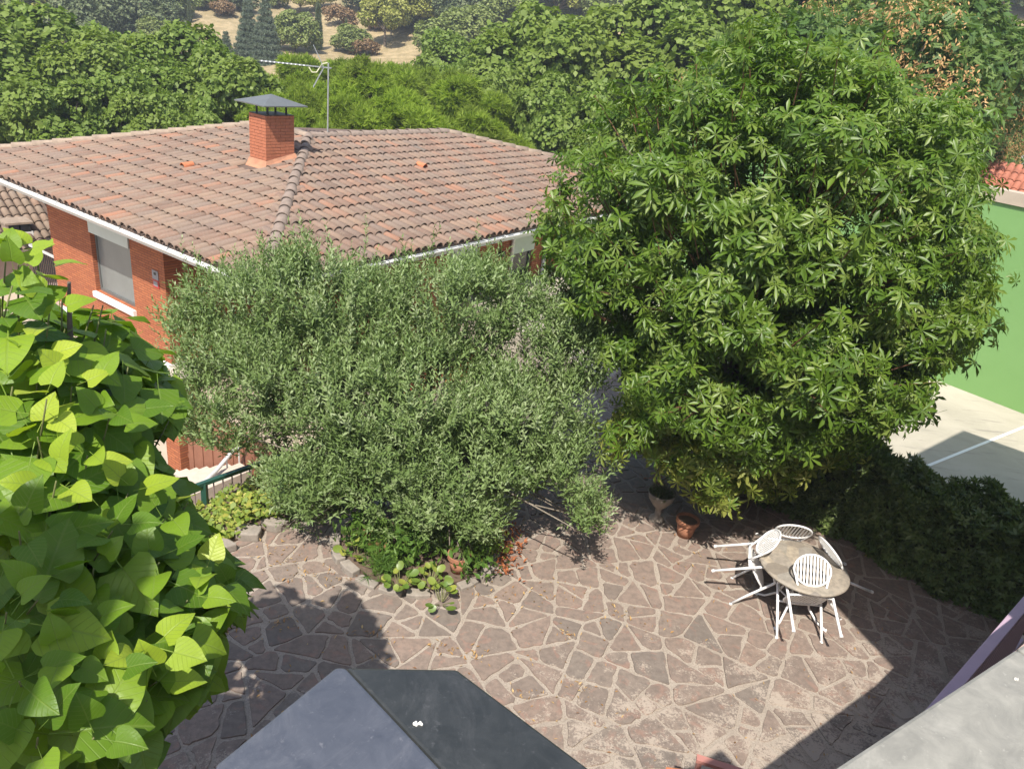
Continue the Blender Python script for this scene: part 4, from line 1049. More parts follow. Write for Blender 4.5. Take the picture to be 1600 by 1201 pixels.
# rose rail and terracotta pot at the bottom edge
q0, q1 = at(1088, 1184, 1.0), at(1175, 1212, 1.0); qd = (q1-q0)/np.linalg.norm(q1-q0)
rr_ = thing('rose_railing', 'rose painted metal rail end at the bottom edge of the patio', 'railing', (q0[0], q0[1], 0))
b = MB(); b.bar(q0, q1+qd*.6, .06, .035); obj('handrail', b, MAT['rose_rail'], rr_)
for k in range(5):
    p = q0+qd*(.03+k*.2); b = MB(); b.bar(p-[0, 0, .018], p-[0, 0, 1.0], .035, .035, (1, 0, 0)); obj('baluster', b, MAT['rose_rail'], rr_)
pp = at(1068, 1203, .5)
tp = thing('square_terracotta_pot', 'square orange terracotta planter at the bottom edge of the frame', 'pot', (pp[0], pp[1]-.12, 0))
b = MB(); b.box((pp[0]-.13, pp[1]-.25, .0), (pp[0]+.13, pp[1]+.0, .46)); obj('body', b, MAT['tile_new'], tp, bevel=.01)
b = MB(); b.box((pp[0]-.15, pp[1]-.27, .462), (pp[0]+.15, pp[1]+.02, .50)); obj('rim', b, MAT['tile_new'], tp, bevel=.01)

# ================================================================== PLANTS NEAR THE HOUSE
# ---- olive tree
OLV = [(258,560),(270,510),(292,462),(330,446),(385,440),(415,428),(450,405),(478,392),(505,408),(540,440),(600,452),(650,436),(690,446),(735,432),(762,420),(790,448),(815,478),(860,490),(905,500),(932,530),(942,575),(926,620),(918,690),(935,765),(955,800),(942,848),(905,848),(880,800),(845,780),(805,790),(785,830),(755,868),(700,884),(650,872),(600,846),(560,806),(525,775),(508,832),(450,836),(425,795),(410,738),(360,722),(310,715),(266,698),(246,655),(252,610)]
ob = np.array([-.95, 8.5, 0])
oliv = thing('olive_tree', 'grey-green olive tree with drooping branches over the round flower bed', 'tree', ob)
OL = []
lat = [(-3.6, 9.4, 2.3, .75), (-3.0, 9.1, 2.45, .85), (-2.5, 9.6, 2.95, .7), (-2.2, 9.0, 2.6, .85), (-1.5, 9.5, 2.75, .8), (-.9, 9.2, 2.75, .85), (-.2, 9.5, 2.8, .75), (.3, 9.2, 2.45, .75), (.75, 9.2, 2.1, .6),
       (-3.3, 8.7, 1.75, .7), (-2.6, 8.4, 1.75, .75), (-1.8, 8.2, 1.8, .8), (-1.0, 8.2, 1.85, .85), (-.2, 8.3, 1.7, .75), (.5, 8.6, 1.55, .6), (-2.4, 8.6, 1.15, .5), (-2.05, 8.15, .85, .4), (-1.1, 7.8, 1.3, .65), (-.4, 7.8, 1.15, .65), (.2, 8.1, 1.05, .5), (.75, 8.3, 1.05, .42),
       (1.12, 7.35, .85, .3), (-.45, 7.5, .75, .4), (-.75, 7.4, .5, .28), (-.35, 7.35, .35, .22), (-3.75, 8.9, 1.7, .55), (-2.3, 8.05, .45, .38), (-1.75, 8.1, .85, .42), (-1.5, 7.75, .95, .4), (-.7, 7.55, .95, .42), (.95, 9.0, 2.3, .5), (.9, 8.0, .7, .32), (-.95, 7.5, .6, .34), (-.5, 7.35, .5, .34), (-1.3, 7.7, .75, .36), (-.15, 7.6, .7, .34)]
OL = [((x, y, z), (r, r, r*.85)) for x, y, z, r in lat]
ro = random.Random(5)
while len(OL) < len(lat)+75:                     # fill the crown down to the hanging skirts
    qx, qy = ro.uniform(240, 960), ro.uniform(380, 860)
    if not inside(OLV, np.array([[qx, qy]]))[0]: continue
    wy = 9.7-(qy-380)/480*2.0+ro.uniform(-.45, .35); r_ = ray(qx, qy); p = np.array([0, 0, CAM_H])+r_*(wy/r_[1])
    if p[2] > .3: OL.append((tuple(p), (ro.uniform(.26, .46),)*2+(ro.uniform(.3, .55),)))
okol = lambda P: inside(OLV, proj(P) + rng.normal(0, 11, (len(P), 2)))
P_, D_, I_ = shell_points(OL, 80, .5, okol, .45)
hole = np.sin(P_[:, 0]*3.4+1)*np.sin(P_[:, 1]*3.7)*np.sin(P_[:, 2]*5.3+2)+.35*np.sin(P_[:, 0]*9+P_[:, 2]*8)
k = hole < .32; P_, D_ = P_[k], D_[k]
k = (P_[:, 2] > 1.7) | inside(OLV, proj(P_-[0, 0, .12])); P_, D_ = P_[k], D_[k]
al = unit(D_*np.array([.55, .55, .35]) + np.array([0, 0, .95]) - np.clip((1.25-P_[:, 2:3])*.8, 0, 1.2)*np.array([0, 0, 1]))
foliage('crown', [olive_sprig(i, 11) for i in range(5)], P_, D_, .31, L_['olive'], oliv, along=al, rndw=.22)
tops = np.where((D_[:, 2] > .35) & (P_[:, 2] > 1.5))[0]; tops = rng.choice(tops, min(420, len(tops)), replace=False)
Pw = []; Aw = []
for i in tops:                                   # upright whips standing out of the crown
    d = unit(np.array([0, 0, 1.0])+rng.normal(0, .14, 3)); h_ = rng.uniform(.1, .3) if rng.random() < .75 else rng.uniform(.3, .62)
    for q in np.arange(0, h_, .14): Pw.append(P_[i]+d*q); Aw.append(d)
foliage('crown', [olive_sprig(i, 12) for i in range(5)], np.array(Pw), np.array(Aw), .25, L_['olive'], oliv, along=np.array(Aw), rndw=.1)
b = MB(); lb = []
for j, ((x, y, z), r) in enumerate(OL):
    if j % 2 == 0 or z < 1: lb.append(limb(b, (-.95+rng.normal(0, .15), 8.5+rng.normal(0, .12), 1.25), (x, y, z), .045 if z > 1.4 else .018, .012 if z > 1.4 else .006, .15))
obj('branches', b, MAT['olive_bark'], oliv, True)
for (dx, dy, r) in ((-.28, .05, .13), (.22, .12, .11), (.0, -.1, .12)):
    b = MB(); limb(b, ob+[dx*.4, dy*.4, -.05], ob+[dx*2, dy*2, 1.5], r, .07, .12, 9); obj('trunk', b, MAT['olive_bark'], oliv, True)

# ---- horse chestnut
CHV = [(832,350),(850,285),(880,225),(930,168),(985,138),(1040,112),(1100,78),(1150,52),(1200,32),(1250,45),(1300,62),(1352,75),(1400,104),(1452,130),(1500,150),(1530,185),(1545,235),(1540,300),(1556,345),(1558,400),(1572,470),(1545,505),(1520,560),(1460,590),(1446,655),(1400,640),(1395,690),(1340,712),(1285,722),(1250,765),(1210,775),(1190,800),(1140,820),(1085,800),(1040,755),(985,730),(935,715),(930,672),(990,640),(985,600),(930,560),(905,500),(875,455),(842,450),(830,400)]
cbp = np.array([3.35, 9.95, 0])
ches = thing('horse_chestnut_tree', 'large round horse chestnut tree with hand-shaped leaves shading the garden table', 'tree', cbp)
CC = np.array([3.25, 9.95, 3.55]); CRd = np.array([3.05, 2.75, 3.0])
CL = []
for k in range(230):
    u = rnd_dir(1)[0]
    if u[1] > .55 and rng.random() < .8: continue
    c = CC + u*CRd*rng.uniform(.72, .97)
    if c[2] < .9: continue
    if inside(CHV, proj(c))[0]: CL.append((tuple(c), (rng.uniform(.36, .7),)*2+(rng.uniform(.28, .46),)))
for x, y, z, r in ((3.1, 8.35, .95, .5), (3.35, 8.2, .75, .42), (3.6, 8.4, 1.05, .5), (2.6, 8.6, 1.3, .45), (2.0, 8.9, 1.45, .35), (2.3, 8.5, 1.2, .32), (4.3, 8.8, 1.6, .5), (4.9, 9.0, 1.75, .4), (5.3, 9.2, 2.2, .4), (3.0, 8.3, 1.6, .6), (3.7, 8.3, 1.8, .6), (1.2, 9.3, 2.3, .5), (1.6, 8.8, 2.0, .55)):
    CL.append(((x, y, z), (r, r, r*.8)))
okch = lambda P: inside(CHV, proj(P+(P-CC)*.045)+rng.normal(0, 11, (len(P), 2)))
for k in range(95):
    u = rnd_dir(1)[0]; c = CC+u*CRd*rng.uniform(.15, .66)
    if c[2] > 1.6: CL.append((tuple(c), (.7, .7, .6)))
P_, D_, I_ = shell_points(CL, 42, .62, okch, .55)
nx = 12000; u = rnd_dir(nx); u[:, 1] = np.where((u[:, 1] > .3) & (rng.random(nx) < .7), -u[:, 1], u[:, 1])
Px = CC+u*CRd*rng.uniform(.74, 1.0, (nx, 1)); kx = okch(Px) & (Px[:, 2] > .8); P_ = np.concatenate([P_, Px[kx]]); D_ = np.concatenate([D_, u[kx]])
D_ = unit(D_*.5 + unit((P_-CC)/CRd)*.85 + [0, 0, .1])
wv = np.sin(P_[:, 0]*3.3+P_[:, 2]*2.1)*np.cos(P_[:, 2]*3.9-P_[:, 0]*1.3+P_[:, 1])+.6*np.sin(P_[:, 0]*7.1+1)*np.sin(P_[:, 2]*8.3+P_[:, 1]*5)
kk = (wv > -.78+.5*rng.random(len(P_))) | (np.linalg.norm((P_-CC)/CRd, axis=1) < .72); kk &= (np.linalg.norm((P_-CC)/CRd, axis=1) > .6) | (rng.random(len(P_)) < .35); P_, D_, wv = P_[kk], D_[kk], wv[kk]
P_ = P_ + D_*(wv*.16)[:, None]
dist = np.linalg.norm(P_-[0, 0, CAM_H], axis=1) + 6*((P_-CC)[:, 1] > .6)
od = np.argsort(dist)
palms = [palmate(7 if i % 3 else 6, .12+.11*(i % 4), i) for i in range(6)]
# the three hundred nearest leaves one by one
pm = [mesh_np('leaf', t[0], t[1]) for t in palms]; pmp = [m.copy() for m in pm]; pmd = [m.copy() for m in pm]
for m in pm: m.materials.append(L_['chestnut'])
for m in pmp: m.materials.append(L_['chestnut_pale'])
for m in pmd: m.materials.append(L_['chestnut_dry'])
def place_leaf(meshes, P, n, d, s, parent, name='leaf'):
    fr = frames(d[None], n[None])[0]*s
    Mx = Matrix(((*map(float, fr[0]), float(P[0])), (*map(float, fr[1]), float(P[1])), (*map(float, fr[2]), float(P[2])), (0, 0, 0, 1)))
    return link(name, meshes[int(rng.integers(len(meshes)))], None, parent, mw=Mx)
pxs = proj(P_)
drypos = [(1075, 575), (1095, 600), (1110, 575), (1030, 625), (1060, 660), (1080, 560)]
for i in od[:300]:
    n = unit(D_[i]+np.array([0, -.2, .45])+rng.normal(0, .42, 3)); d = unit(np.cross(n, rnd_dir(1)[0])*.8 + D_[i]*.5 - np.array([0, 0, .2]))
    low = P_[i, 2] < 1.75
    dry = min(np.hypot(*(pxs[i]-q)) for q in drypos) < 19
    place_leaf(pmd if dry else pmp if (low and rng.random() < .7) else pm, P_[i], n, d, .30*(1+.2*rng.normal()), ches)
o_ = od[300:]
lowm = (P_[o_][:, 2] < 1.8) & (rng.random(len(o_)) < .65)
foliage('foliage', palms, P_[o_][~lowm], D_[o_][~lowm], .25, L_['chestnut'], ches, up=.5, rndw=.5, droop=.15)
foliage('foliage', palms, P_[o_][lowm], D_[o_][lowm], .29, L_['chestnut_pale'], ches, up=.5, rndw=.32, droop=.25)
b = MB(); limb(b, cbp+[0, 0, -.1], cbp+[0, 0, 2.2], .19, .15, .05, 10); obj('trunk', b, MAT['bark'], ches, True)
b = MB()
for j in rng.choice(len(CL), 34, replace=False): limb(b, cbp+[0, 0, rng.uniform(1.2, 2.6)], CL[j][0], .06, .012, .12)
obj('branches', b, MAT['bark'], ches, True)
b = MB()
for j in od[300:1500:3]: limb(b, P_[j]-D_[j]*.45-[0, 0, .1], P_[j], .009, .005, .1, 4, 3)
stuff(obj('twigs', b, MAT['twig'], ches))
Pw = []; Dw = []; b = MB()                       # shoots that break the outline
for _ in range(170):
    u = rnd_dir(1)[0]; u[2] = abs(u[2])*.9-.15; u[1] = -abs(u[1])*.6; u = unit(u); p = CC+u*CRd*.96
    d = unit(u+np.array([0, 0, .8])+rng.normal(0, .2, 3)); L_n = rng.uniform(.15, .5); e = p+d*L_n
    if not inside(CHV, proj(e)+rng.normal(0, 22, 2))[0]: continue
    b.tube([tuple(p-d*.3), tuple(e)], [.008, .005], 4)
    for q in (.45, .75, 1.0, 1.0): Pw.append(p+d*L_n*q); Dw.append(unit(d*.5+rnd_dir(1)[0]))
foliage('foliage', palms, np.array(Pw), np.array(Dw), .30, L_['chestnut'], ches, up=.7, rndw=.4, droop=.2)
stuff(obj('twigs', b, MAT['twig'], ches))

# ---- young catalpa at the left
CAV = [(-60,300),(0,340),(45,338),(75,365),(92,395),(128,385),(185,402),(225,415),(228,492),(235,530),(282,565),(285,640),(250,655),(232,690),(300,745),(300,800),(345,850),(398,905),(395,930),(335,985),(350,1065),(290,1085),(250,1110),(240,1170),(215,1220),(-60,1220)]
cap_ = np.array([-2.6, 2.6, 0])
cat = thing('catalpa_tree', 'young leafy tree with large heart-shaped bright green leaves at left', 'tree', cap_)
def heart(seed, low=False):
    r = np.random.default_rng(seed); n = 9; t = np.linspace(0, 1, n)
    w = np.array([.0, .30, .40, .415, .38, .31, .215, .11, .0]); y = np.array([.0, -.10, .03, .18, .36, .54, .72, .87, 1.02])
    cup, bend, tw = r.uniform(-.04, .12), r.uniform(.12, .4), r.uniform(-.15, .15)
    mid = np.linspace(.0, 1.02, n)
    if low: k_ = [0, 2, 4, 6, 8]; w, y, mid, n = w[k_], y[k_], mid[k_], 5
    V = []; F_ = []
    for i in range(n):
        bz = -bend*mid[i]**2
        V.append((0, mid[i], bz-.015))
    for s in (-1, 1):
        for q in (.55, 1.0):
            for i in range(n):
                x = s*w[i]*q*1.24; yy = mid[i]*(1-q)+y[i]*q
                V.append((x, yy+r.normal(0, .008), -bend*yy*abs(yy) + cup*abs(x) + tw*x*yy + (.03*math.sin(7*yy+seed)*q)))
    V = np.array(V)
    for k, s in enumerate((-1, 1)):
        a, b_, c = 0, n*(1+2*k), n*(2+2*k)
        for i in range(n-1):
            for p, q in ((a, b_), (b_, c)):
                f = [p+i, q+i, q+i+1, p+i+1]; F_.append(f if s > 0 else f[::-1])
    V = np.concatenate([V, [(-.011, -.42, .1), (.011, -.42, .1), (.009, 0.02, -.012), (-.009, .02, -.012)]]); m = len(V)
    F_.append([m-4, m-3, m-2, m-1])
    return V, [np.array(F_)]
hearts = [heart(i) for i in range(7)]
hm = [mesh_np('leaf', h[0], h[1], smooth=True, uv=h[0][:, :2]) for h in hearts]; hy = [m.copy() for m in hm]
for m in hm: m.materials.append(L_['catalpa'])
for m in hy: m.materials.append(L_['catalpa_young'])
tips = [(100,440,3.7),(150,462,3.75),(30,390,3.5),(40,505,3.5),(205,560,3.7),(115,590,3.45),(60,670,3.3),(140,700,3.25),(205,640,3.6),(250,590,3.9),(90,740,3.15),(205,760,3.3),(330,890,3.4),(265,800,3.4),(245,1010,3.0),(255,870,3.15),(30,820,3.0),(60,930,2.9),(150,880,3.05),(100,1020,2.85),(30,1060,2.75),(170,1050,2.9),(60,1150,2.75),(150,1150,2.8),(20,590,3.35),(170,500,3.8),(235,690,3.6),(180,820,3.1),(10,950,2.8),(235,1090,3.0),(130,970,2.95),(0,450,3.5),(290,1040,3.1),(300,930,3.2),(350,920,3.35),(285,610,4.0),(270,645,3.9),(300,775,3.7),(375,915,3.5),(320,985,3.3),(60,560,3.5),(150,600,3.5),(250,1060,3.1),(110,520,3.7),(10,385,3.5),(60,380,3.6),(125,445,3.8),(165,462,3.8),(20,430,3.4),(80,470,3.5),(75,610,3.2),(175,640,3.4)]
stem0 = np.array([-2.5, 2.9, 2.0]); LV = []
b = MB()
bright = {0, 1, 2, 3, 6, 7, 10, 11, 12, 14, 4, 5, 9, 34, 37, 40, 42, 45, 46, 47, 49, 50}
for ti, (x, y, d) in enumerate(tips):
    T_ = atd(x, y, d); root = np.array([T_[0]*.6+stem0[0]*.4-.1, T_[1]*.6+stem0[1]*.4+.1, T_[2]-1.0])
    ax = unit(T_-root)
    limb(b, root, T_-ax*.05, .008, .003, .06, 5, 6)
    nlf = 12
    for k in range(nlf):
        t = k/(nlf-1); p = T_ - ax*(.60*(1-t)); a = k*2.4+ti
        e1v = unit(np.cross(ax, [0.3, .2, 1])); e2v = np.cross(ax, e1v); o = e1v*math.cos(a)+e2v*math.sin(a)
        young = t > .74
        sz = (.185-.02*t)*(1 if not young else .6)*(1+.12*max(-1.5, min(1.5, rng.normal())))
        dr = unit(o*(.95 if not young else .6) + ax*(.05+.5*t*t) - np.array([0, 0, .55*(1-t)]))
        nn_ = unit(np.array([.05, -.32, .9]) + o*.28 + rng.normal(0, .16, 3))
        base = p + dr*(.42*sz) + o*(.02+.05*(1-t))
        LV.append((base, nn_, dr, sz, young and ti in bright))
def leaf_in(l):
    q = proj(np.array([l[0], l[0]+l[2]*l[3]*.6, l[0]+l[2]*l[3]*1.0])); r = inside(CAV, q); return r[0] and r[1] and (r[2] or rng.random() < .35)
LV = [l for l in LV if leaf_in(l)]
LV.sort(key=lambda l: np.linalg.norm(l[0]-[0, 0, 6]))
for l in LV[:300]: place_leaf(hy if l[4] else hm, l[0], l[1], l[2], l[3], cat)
# deeper, shaded leaves behind the outer ones
CAL = [(tuple(atd(x, y, d+.75)), (.38,)*3) for x, y, d in tips if y > 560]
CAL += [(tuple(atd(x, y, d)), (.45,)*3) for x, y, d in ((60, 640, 4.2), (150, 680, 4.2), (60, 800, 4.0), (170, 900, 3.9), (80, 1000, 3.7), (180, 1060, 3.7), (40, 1150, 3.5), (-40, 700, 3.9), (-40, 950, 3.5), (235, 850, 4.0), (290, 910, 3.9), (270, 1000, 3.6), (190, 1150, 3.5), (230, 1070, 3.6), (200, 760, 4.1), (120, 760, 4.1))]
CAL += [((-2.6, 4.0, 3.0), (.6,)*3), ((-2.3, 3.6, 3.4), (.5,)*3), ((-2.9, 3.4, 3.8), (.6,)*3), ((-2.1, 3.9, 2.6), (.5,)*3), ((-3.2, 4.2, 2.6), (.6,)*3), ((-1.8, 3.5, 3.1), (.45,)*3)]
P_, D_, I_ = shell_points(CAL, 50, .2, lambda P: inside(CAV, proj(P)) & inside(CAV, proj(P)+[26, 0]) & inside(CAV, proj(P)-[0, 26]))
foliage('foliage', [heart(i, True) for i in range(7)], P_, D_, .165, L_['catalpa'], cat, up=1.3, rndw=.28, droop=.5, svar=.12, uv=True)
obj('branches', b, MAT['green_twig'], cat, True)
b = MB(); limb(b, cap_, (-2.3, 2.6, 3.9), .07, .012, .04, 8); limb(b, (-2.3, 2.6, 2.5), atd(112, 560, 3.8), .035, .014, .05); limb(b, atd(112, 560, 3.8), atd(108, 440, 3.8), .014, .007, .04); obj('stem', b, MAT['bark'], cat, True)

# ---- clipped hedge in front of the court
HP = np.array([[at(1180, 760, 0)[0]+.5, at(1180, 760, 0)[1]+.6], [4.62, 9.30], [6.35, 7.62], [8.0, 6.0]])
hedge = thing('clipped_hedge', 'dense dark green hedge in shade between the patio and the court', 'hedge', (6.2, 8.6, 0))
h0_, h1_ = np.array([4.3, 9.75]), np.array([8.6, 5.6]); hdv = unit(h1_-h0_); hnv = np.array([-hdv[1], hdv[0]])
if hnv[0] < 0: hnv = -hnv
Lh = np.linalg.norm(h1_-h0_)+1.6; h0_ = h0_-hdv*1.6
n = 11500; u = rng.random(n)*Lh; f = rng.random(n); hh = 1.12; ww = 1.15
side = f < .52; P_ = np.zeros((n, 3)); D_ = np.zeros((n, 3))
bul = lambda u, v: .07*np.sin(u*3.1+v*2)+.06*np.sin(u*7.3+1+v*5)+.04*np.sin(u*13+v*9)
zz_ = rng.random(n)*hh; vv = rng.random(n)*ww; dep = rng.random(n)**2*.2
P_[:, :2] = h0_+hdv*u[:, None] + hnv*np.where(side, .04+dep+bul(u, zz_)+.10*(zz_/hh)**3, vv)[:, None]
P_[:, 2] = np.where(side, zz_, hh+bul(u, vv)-dep+.06)
D_[:, :2] = np.where(side[:, None], -hnv, 0); D_[:, 2] = np.where(side, .35, 1)
foliage('foliage', [join_t([xf(leaf_flat(.34), rotz(a) @ rotx(.6), (0, 0, 0)) for a in np.arange(0, 6.2, 1.05)]) for _ in range(1)], P_, unit(D_), .095, L_['hedge'], hedge, up=.3, rndw=.45)
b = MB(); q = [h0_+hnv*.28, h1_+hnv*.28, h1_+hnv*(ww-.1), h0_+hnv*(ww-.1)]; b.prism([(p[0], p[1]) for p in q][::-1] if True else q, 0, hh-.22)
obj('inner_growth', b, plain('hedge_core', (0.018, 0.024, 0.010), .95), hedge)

# ---- round flower bed under the olive
bed = thing('flower_bed', 'round stone-edged flower bed under the olive tree', 'flower bed', (*BEDC, 0))
b = MB(); b.prism([tuple(p) for p in BED], 0.0, .07); obj('soil', b, MAT['soil'], bed)
for k in range(20):
    a0_, a1_ = 2*math.pi*k/20+.03, 2*math.pi*(k+1)/20-.02; jr = rng.uniform(-.02, .02); b = MB()
    pts = [BEDC+np.array([math.cos(a)*(.955+jr+e*.12), math.sin(a)*(.865+jr+e*.12)]) for a, e in ((a0_, 0), (a1_, 0), (a1_, 1), ((a0_+a1_)/2, 1.08), (a0_, 1))]
    b.prism([tuple(p) for p in (pts[0], pts[4], pts[3], pts[2], pts[1])][::-1], -.004, .075+rng.uniform(-.025, .02)); obj('edging_stone', b, MAT['concrete_edge'], bed, bevel=.012)
def round_leaf(seed=0):
    a = np.radians(np.arange(0, 360, 36)); V = [(0, .5, -.02)]+[(math.sin(t)*.40, .5-math.cos(t)*.5, .07) for t in a]
    return np.array(V), [np.array([[0, 1+i, 1+(i+1) % 10] for i in range(10)])]
def plant(name, label, cat_, c, n, tmpl, size, mat, spread, h, up=1.0, individual=False, group=None, rw=.35):
    t = thing(name, label, cat_, (c[0], c[1], .07), group)
    b = MB()
    for k in range(n):
        r_ = spread*math.sqrt(rng.random()); a = rng.uniform(0, 6.28); o = np.array([math.cos(a), math.sin(a), 0])
        p = np.array([c[0], c[1], .07]) + o*r_ + np.array([0, 0, h*(1-.6*(r_/spread)**2)*rng.uniform(.55, 1.05)])
        d = unit(o*.8+rng.normal(0, .25, 3)+np.array([0, 0, .15])); nn_ = unit(np.array([0, -.1, up])+o*.25+rng.normal(0, rw, 3))
        b.tube([(c[0]+o[0]*r_*.3, c[1]+o[1]*r_*.3, .06), tuple(p)], .005, 4)
        if individual: place_leaf(individual, p, nn_, d, size*(1+.2*rng.normal()), t)
    if not individual:
        pass
    obj('stems', b, MAT['green_twig'], t)
    return t
rl = mesh_np('leaf', *round_leaf(), smooth=True); rl.materials.append(L_['bergenia'])
for (x, y), lab, nn2 in (((560, 855), 'yellow-green broad-leaved plant at the left end of the round bed', 15), ((625, 908), 'yellow-green broad-leaved plant on the front edging of the round bed', 14), ((672, 905), 'bright broad-leaved plant beside the terracotta pot in the bed', 16), ((690, 930), 'low broad-leaved plant hanging over the bed edging', 7)):
    plant('bergenia_plant', lab, 'plant', at(x, y, .15), int(nn2*1.7), None, .098, None, .19, .2, individual=[rl], group='broad-leaved plants edging the round bed')
hl = [m.copy() for m in hm[:3]]
for m in hl: m.materials.clear(); m.materials.append(L_['fern'])
plant('large_leaf_plant', 'dark plant with large glossy leaves behind the bed edging', 'plant', at(610, 845, .2), 14, None, .19, None, .25, .42, individual=hl)
def tuft_plant(name, label, c, n, size, spread, mat, h, tm=None):
    t = thing(name, label, 'plant', (c[0], c[1], .07)); P = np.array([c[0], c[1], .1])+rng.normal(0, 1, (n, 3))*[spread, spread, 0]; P[:, 2] = .08+rng.random(n)*h
    foliage('foliage', tm or [pine_tuft(i, 14, .07) for i in range(3)], P, np.tile([[0, 0, 1.0]], (n, 1)), size, mat, t, along=np.tile([[0, 0, .8]], (n, 1)), rndw=.5); return t
tuft_plant('asparagus_fern', 'feathery green fern at the front of the round bed', at(598, 888, .1), 90, .14, .09, L_['fern'], .2)
tuft_plant('dry_plant', 'dried brown plant among the green ones in the bed', at(588, 846, .2), 60, .12, .09, L_['litter'], .2, [leaf_quad(.5)])
tuft_plant('small_shrub', 'small yellow-green shrub at the right side of the round bed', at(765, 855, .2), 170, .085, .12, L_['ivy'], .35, [leaf_quad(.5)])
for (x, y), lab in (((640, 868), 'leafy dark green shrub in the middle of the round bed'), ((740, 878), 'leafy green shrub right of the terracotta pot in the bed'), ((565, 838), 'leafy green shrub at the back left of the round bed'), ((680, 840), 'dark leafy shrub under the olive at the back of the bed')):
    tuft_plant('bed_shrub', lab, at(x, y, .2), 230, .11, .15, L_['fern'], .42, [leaf_quad(.5), leaf_quad(.35)])
def pot(label, c, r, h, group=None):
    t = thing('terracotta_pot', label, 'pot', c, group); b = MB(); b.lathe([(0, 0), (r*.68, 0), (r*.95, h*.8), (r*.86, h*.8), (r*.8, h*.78), (0, h*.76)], c, 22); obj('body', b, MAT['terracotta'], t, True)
    b = MB(); b.lathe([(r*.96, h*.78), (r*1.08, h*.8), (r*1.08, h), (r*.93, h), (r*.9, h*.8)], c, 22); obj('rim', b, MAT['terracotta'], t)
    b = MB(); b.lathe([(0, h*.85), (r*.92, h*.86)], c, 16); obj('soil', b, MAT['soil'], t); return t
c = at(716, 890, .07); c[2] = .07; pot('terracotta pot standing in the round flower bed', c, .14, .24)
c = at(1069, 836, 0); pot('terracotta pot in the shade under the chestnut tree', c, .15, .28)
c = at(1025, 812, 0)
us = thing('urn_planter', 'pale stone urn planter in the shade under the chestnut', 'planter', c); b = MB(); b.lathe([(0, 0), (.12, 0), (.1, .05), (.045, .09), (.045, .2), (.1, .26), (.17, .36), (.2, .47), (.185, .47), (.15, .40), (0, .40)], c, 22); obj('bowl', b, MAT['concrete_edge'], us, True)
tw = rng.normal(0, 1, (70, 3))*[.07, .07, 0]+[c[0], c[1], .44]; foliage('plant', [pine_tuft(3, 12, .08)], tw, np.tile([[0, 0, 1.0]], (70, 1)), .1, L_['bush_dark'], us)
# ivy bed with its edging stones
n = 15000; ip = np.array(IVY); lo, hi = ip.min(0), ip.max(0); P_ = np.zeros((n, 3)); P_[:, :2] = lo+(hi-lo)*rng.random((n, 2)); k = inside(IVY, P_[:, :2]); P_ = P_[k]
hgt = .14+.13*np.sin(P_[:, 0]*3.1+1)*np.cos(P_[:, 1]*2.7)+.06*np.sin(P_[:, 0]*9+P_[:, 1]*7); P_[:, 2] = np.clip(hgt, .03, 1)*rng.random(len(P_))**.4+.02
iv = foliage('ivy_ground_cover', [leaf_quad(.75, .04), leaf_lobed()], P_, np.tile([[0, -.2, 1.0]], (len(P_), 1)), .062, L_['ivy'], None, up=.6, rndw=.45)
tag(iv, 'yellow-green ivy covering the strip beside the green railing', 'ivy')
b = MB(); b.prism([tuple(p) for p in IVY], 0.002, .03)
struct(obj('soil', b, MAT['soil']))
for (x, y, s, lab_) in ((388, 838, .2, 'large pale rock at the patio corner of the ivy strip'), (300, 880, .2, 'grey rock edging the ivy beside the catalpa leaves'), (345, 858, .17, 'small grey rock in the middle of the ivy edge'), (430, 826, .16, 'rock at the olive end of the ivy edge'), (262, 890, .18, 'rock of the ivy edge half hidden by catalpa leaves')):
    c = at(x, y, 0); b = MB(); a_ = rng.uniform(0, 6); b.prism([(c[0]+math.cos(a_+t)*s*(1.2 if i % 2 else .8), c[1]+math.sin(a_+t)*s*.62) for i, t in enumerate(np.linspace(0, 6.28, 8)[:-1])], -.003, .13+rng.uniform(-.03, .03))
    tag(obj('edging_rock', b, MAT['concrete_edge'], bevel=.02), lab_, 'rock', 'rocks edging the ivy strip')
# fallen leaves
def litter(name, label, pts, mat, size, tm):
    P = np.array(pts); N = len(P); o = foliage(name, tm, P, np.tile([[0, 0, 1.0]], (N, 1)), size, mat, None, up=1, rndw=.28); tag(o, label, 'leaf litter')
pts = []
for x, y, r_, n in ((790, 860, .14, 120), (785, 885, .12, 70), (800, 835, .1, 50), (1020, 750, .1, 20), (780, 820, .1, 30)):
    c = at(x, y, .02); pts += [c+np.array([rng.normal(0, r_), rng.normal(0, r_), rng.random()*.05]) for _ in range(n)]
litter('fallen_red_leaves', 'reddish dry leaves heaped beside the round bed', pts, L_['red_litter'], .07, [leaf_quad(.4, .1)])
pts = []
for (x, y, r_, n) in ((590, 990, .12, 26), (690, 1010, .1, 18), (735, 1025, .12, 22), (890, 995, .1, 20), (905, 1075, .1, 20), (960, 960, .15, 20), (820, 1085, .1, 16), (450, 880, .2, 30), (480, 905, .2, 26), (760, 930, .25, 40), (870, 925, .2, 26), (1010, 970, .15, 16), (600, 1030, .1, 12), (430, 860, .2, 26), (540, 900, .2, 24), (370, 985, .16, 40), (445, 970, .12, 24), (980, 830, .4, 30), (1120, 870, .4, 30)):
    c = at(x, y, .014); pts += [c+np.array([rng.normal(0, r_), rng.normal(0, r_*.6), rng.random()*.008]) for _ in range(n)]
for _ in range(240):
    c = at(rng.uniform(380, 1400), rng.uniform(860, 1190), .016); pts.append(c)
litter('fallen_leaves', 'dry yellow-brown leaf bits scattered over the patio joints', pts, L_['litter'], .042, [leaf_quad(.22, .1), leaf_quad(.4, .12)])

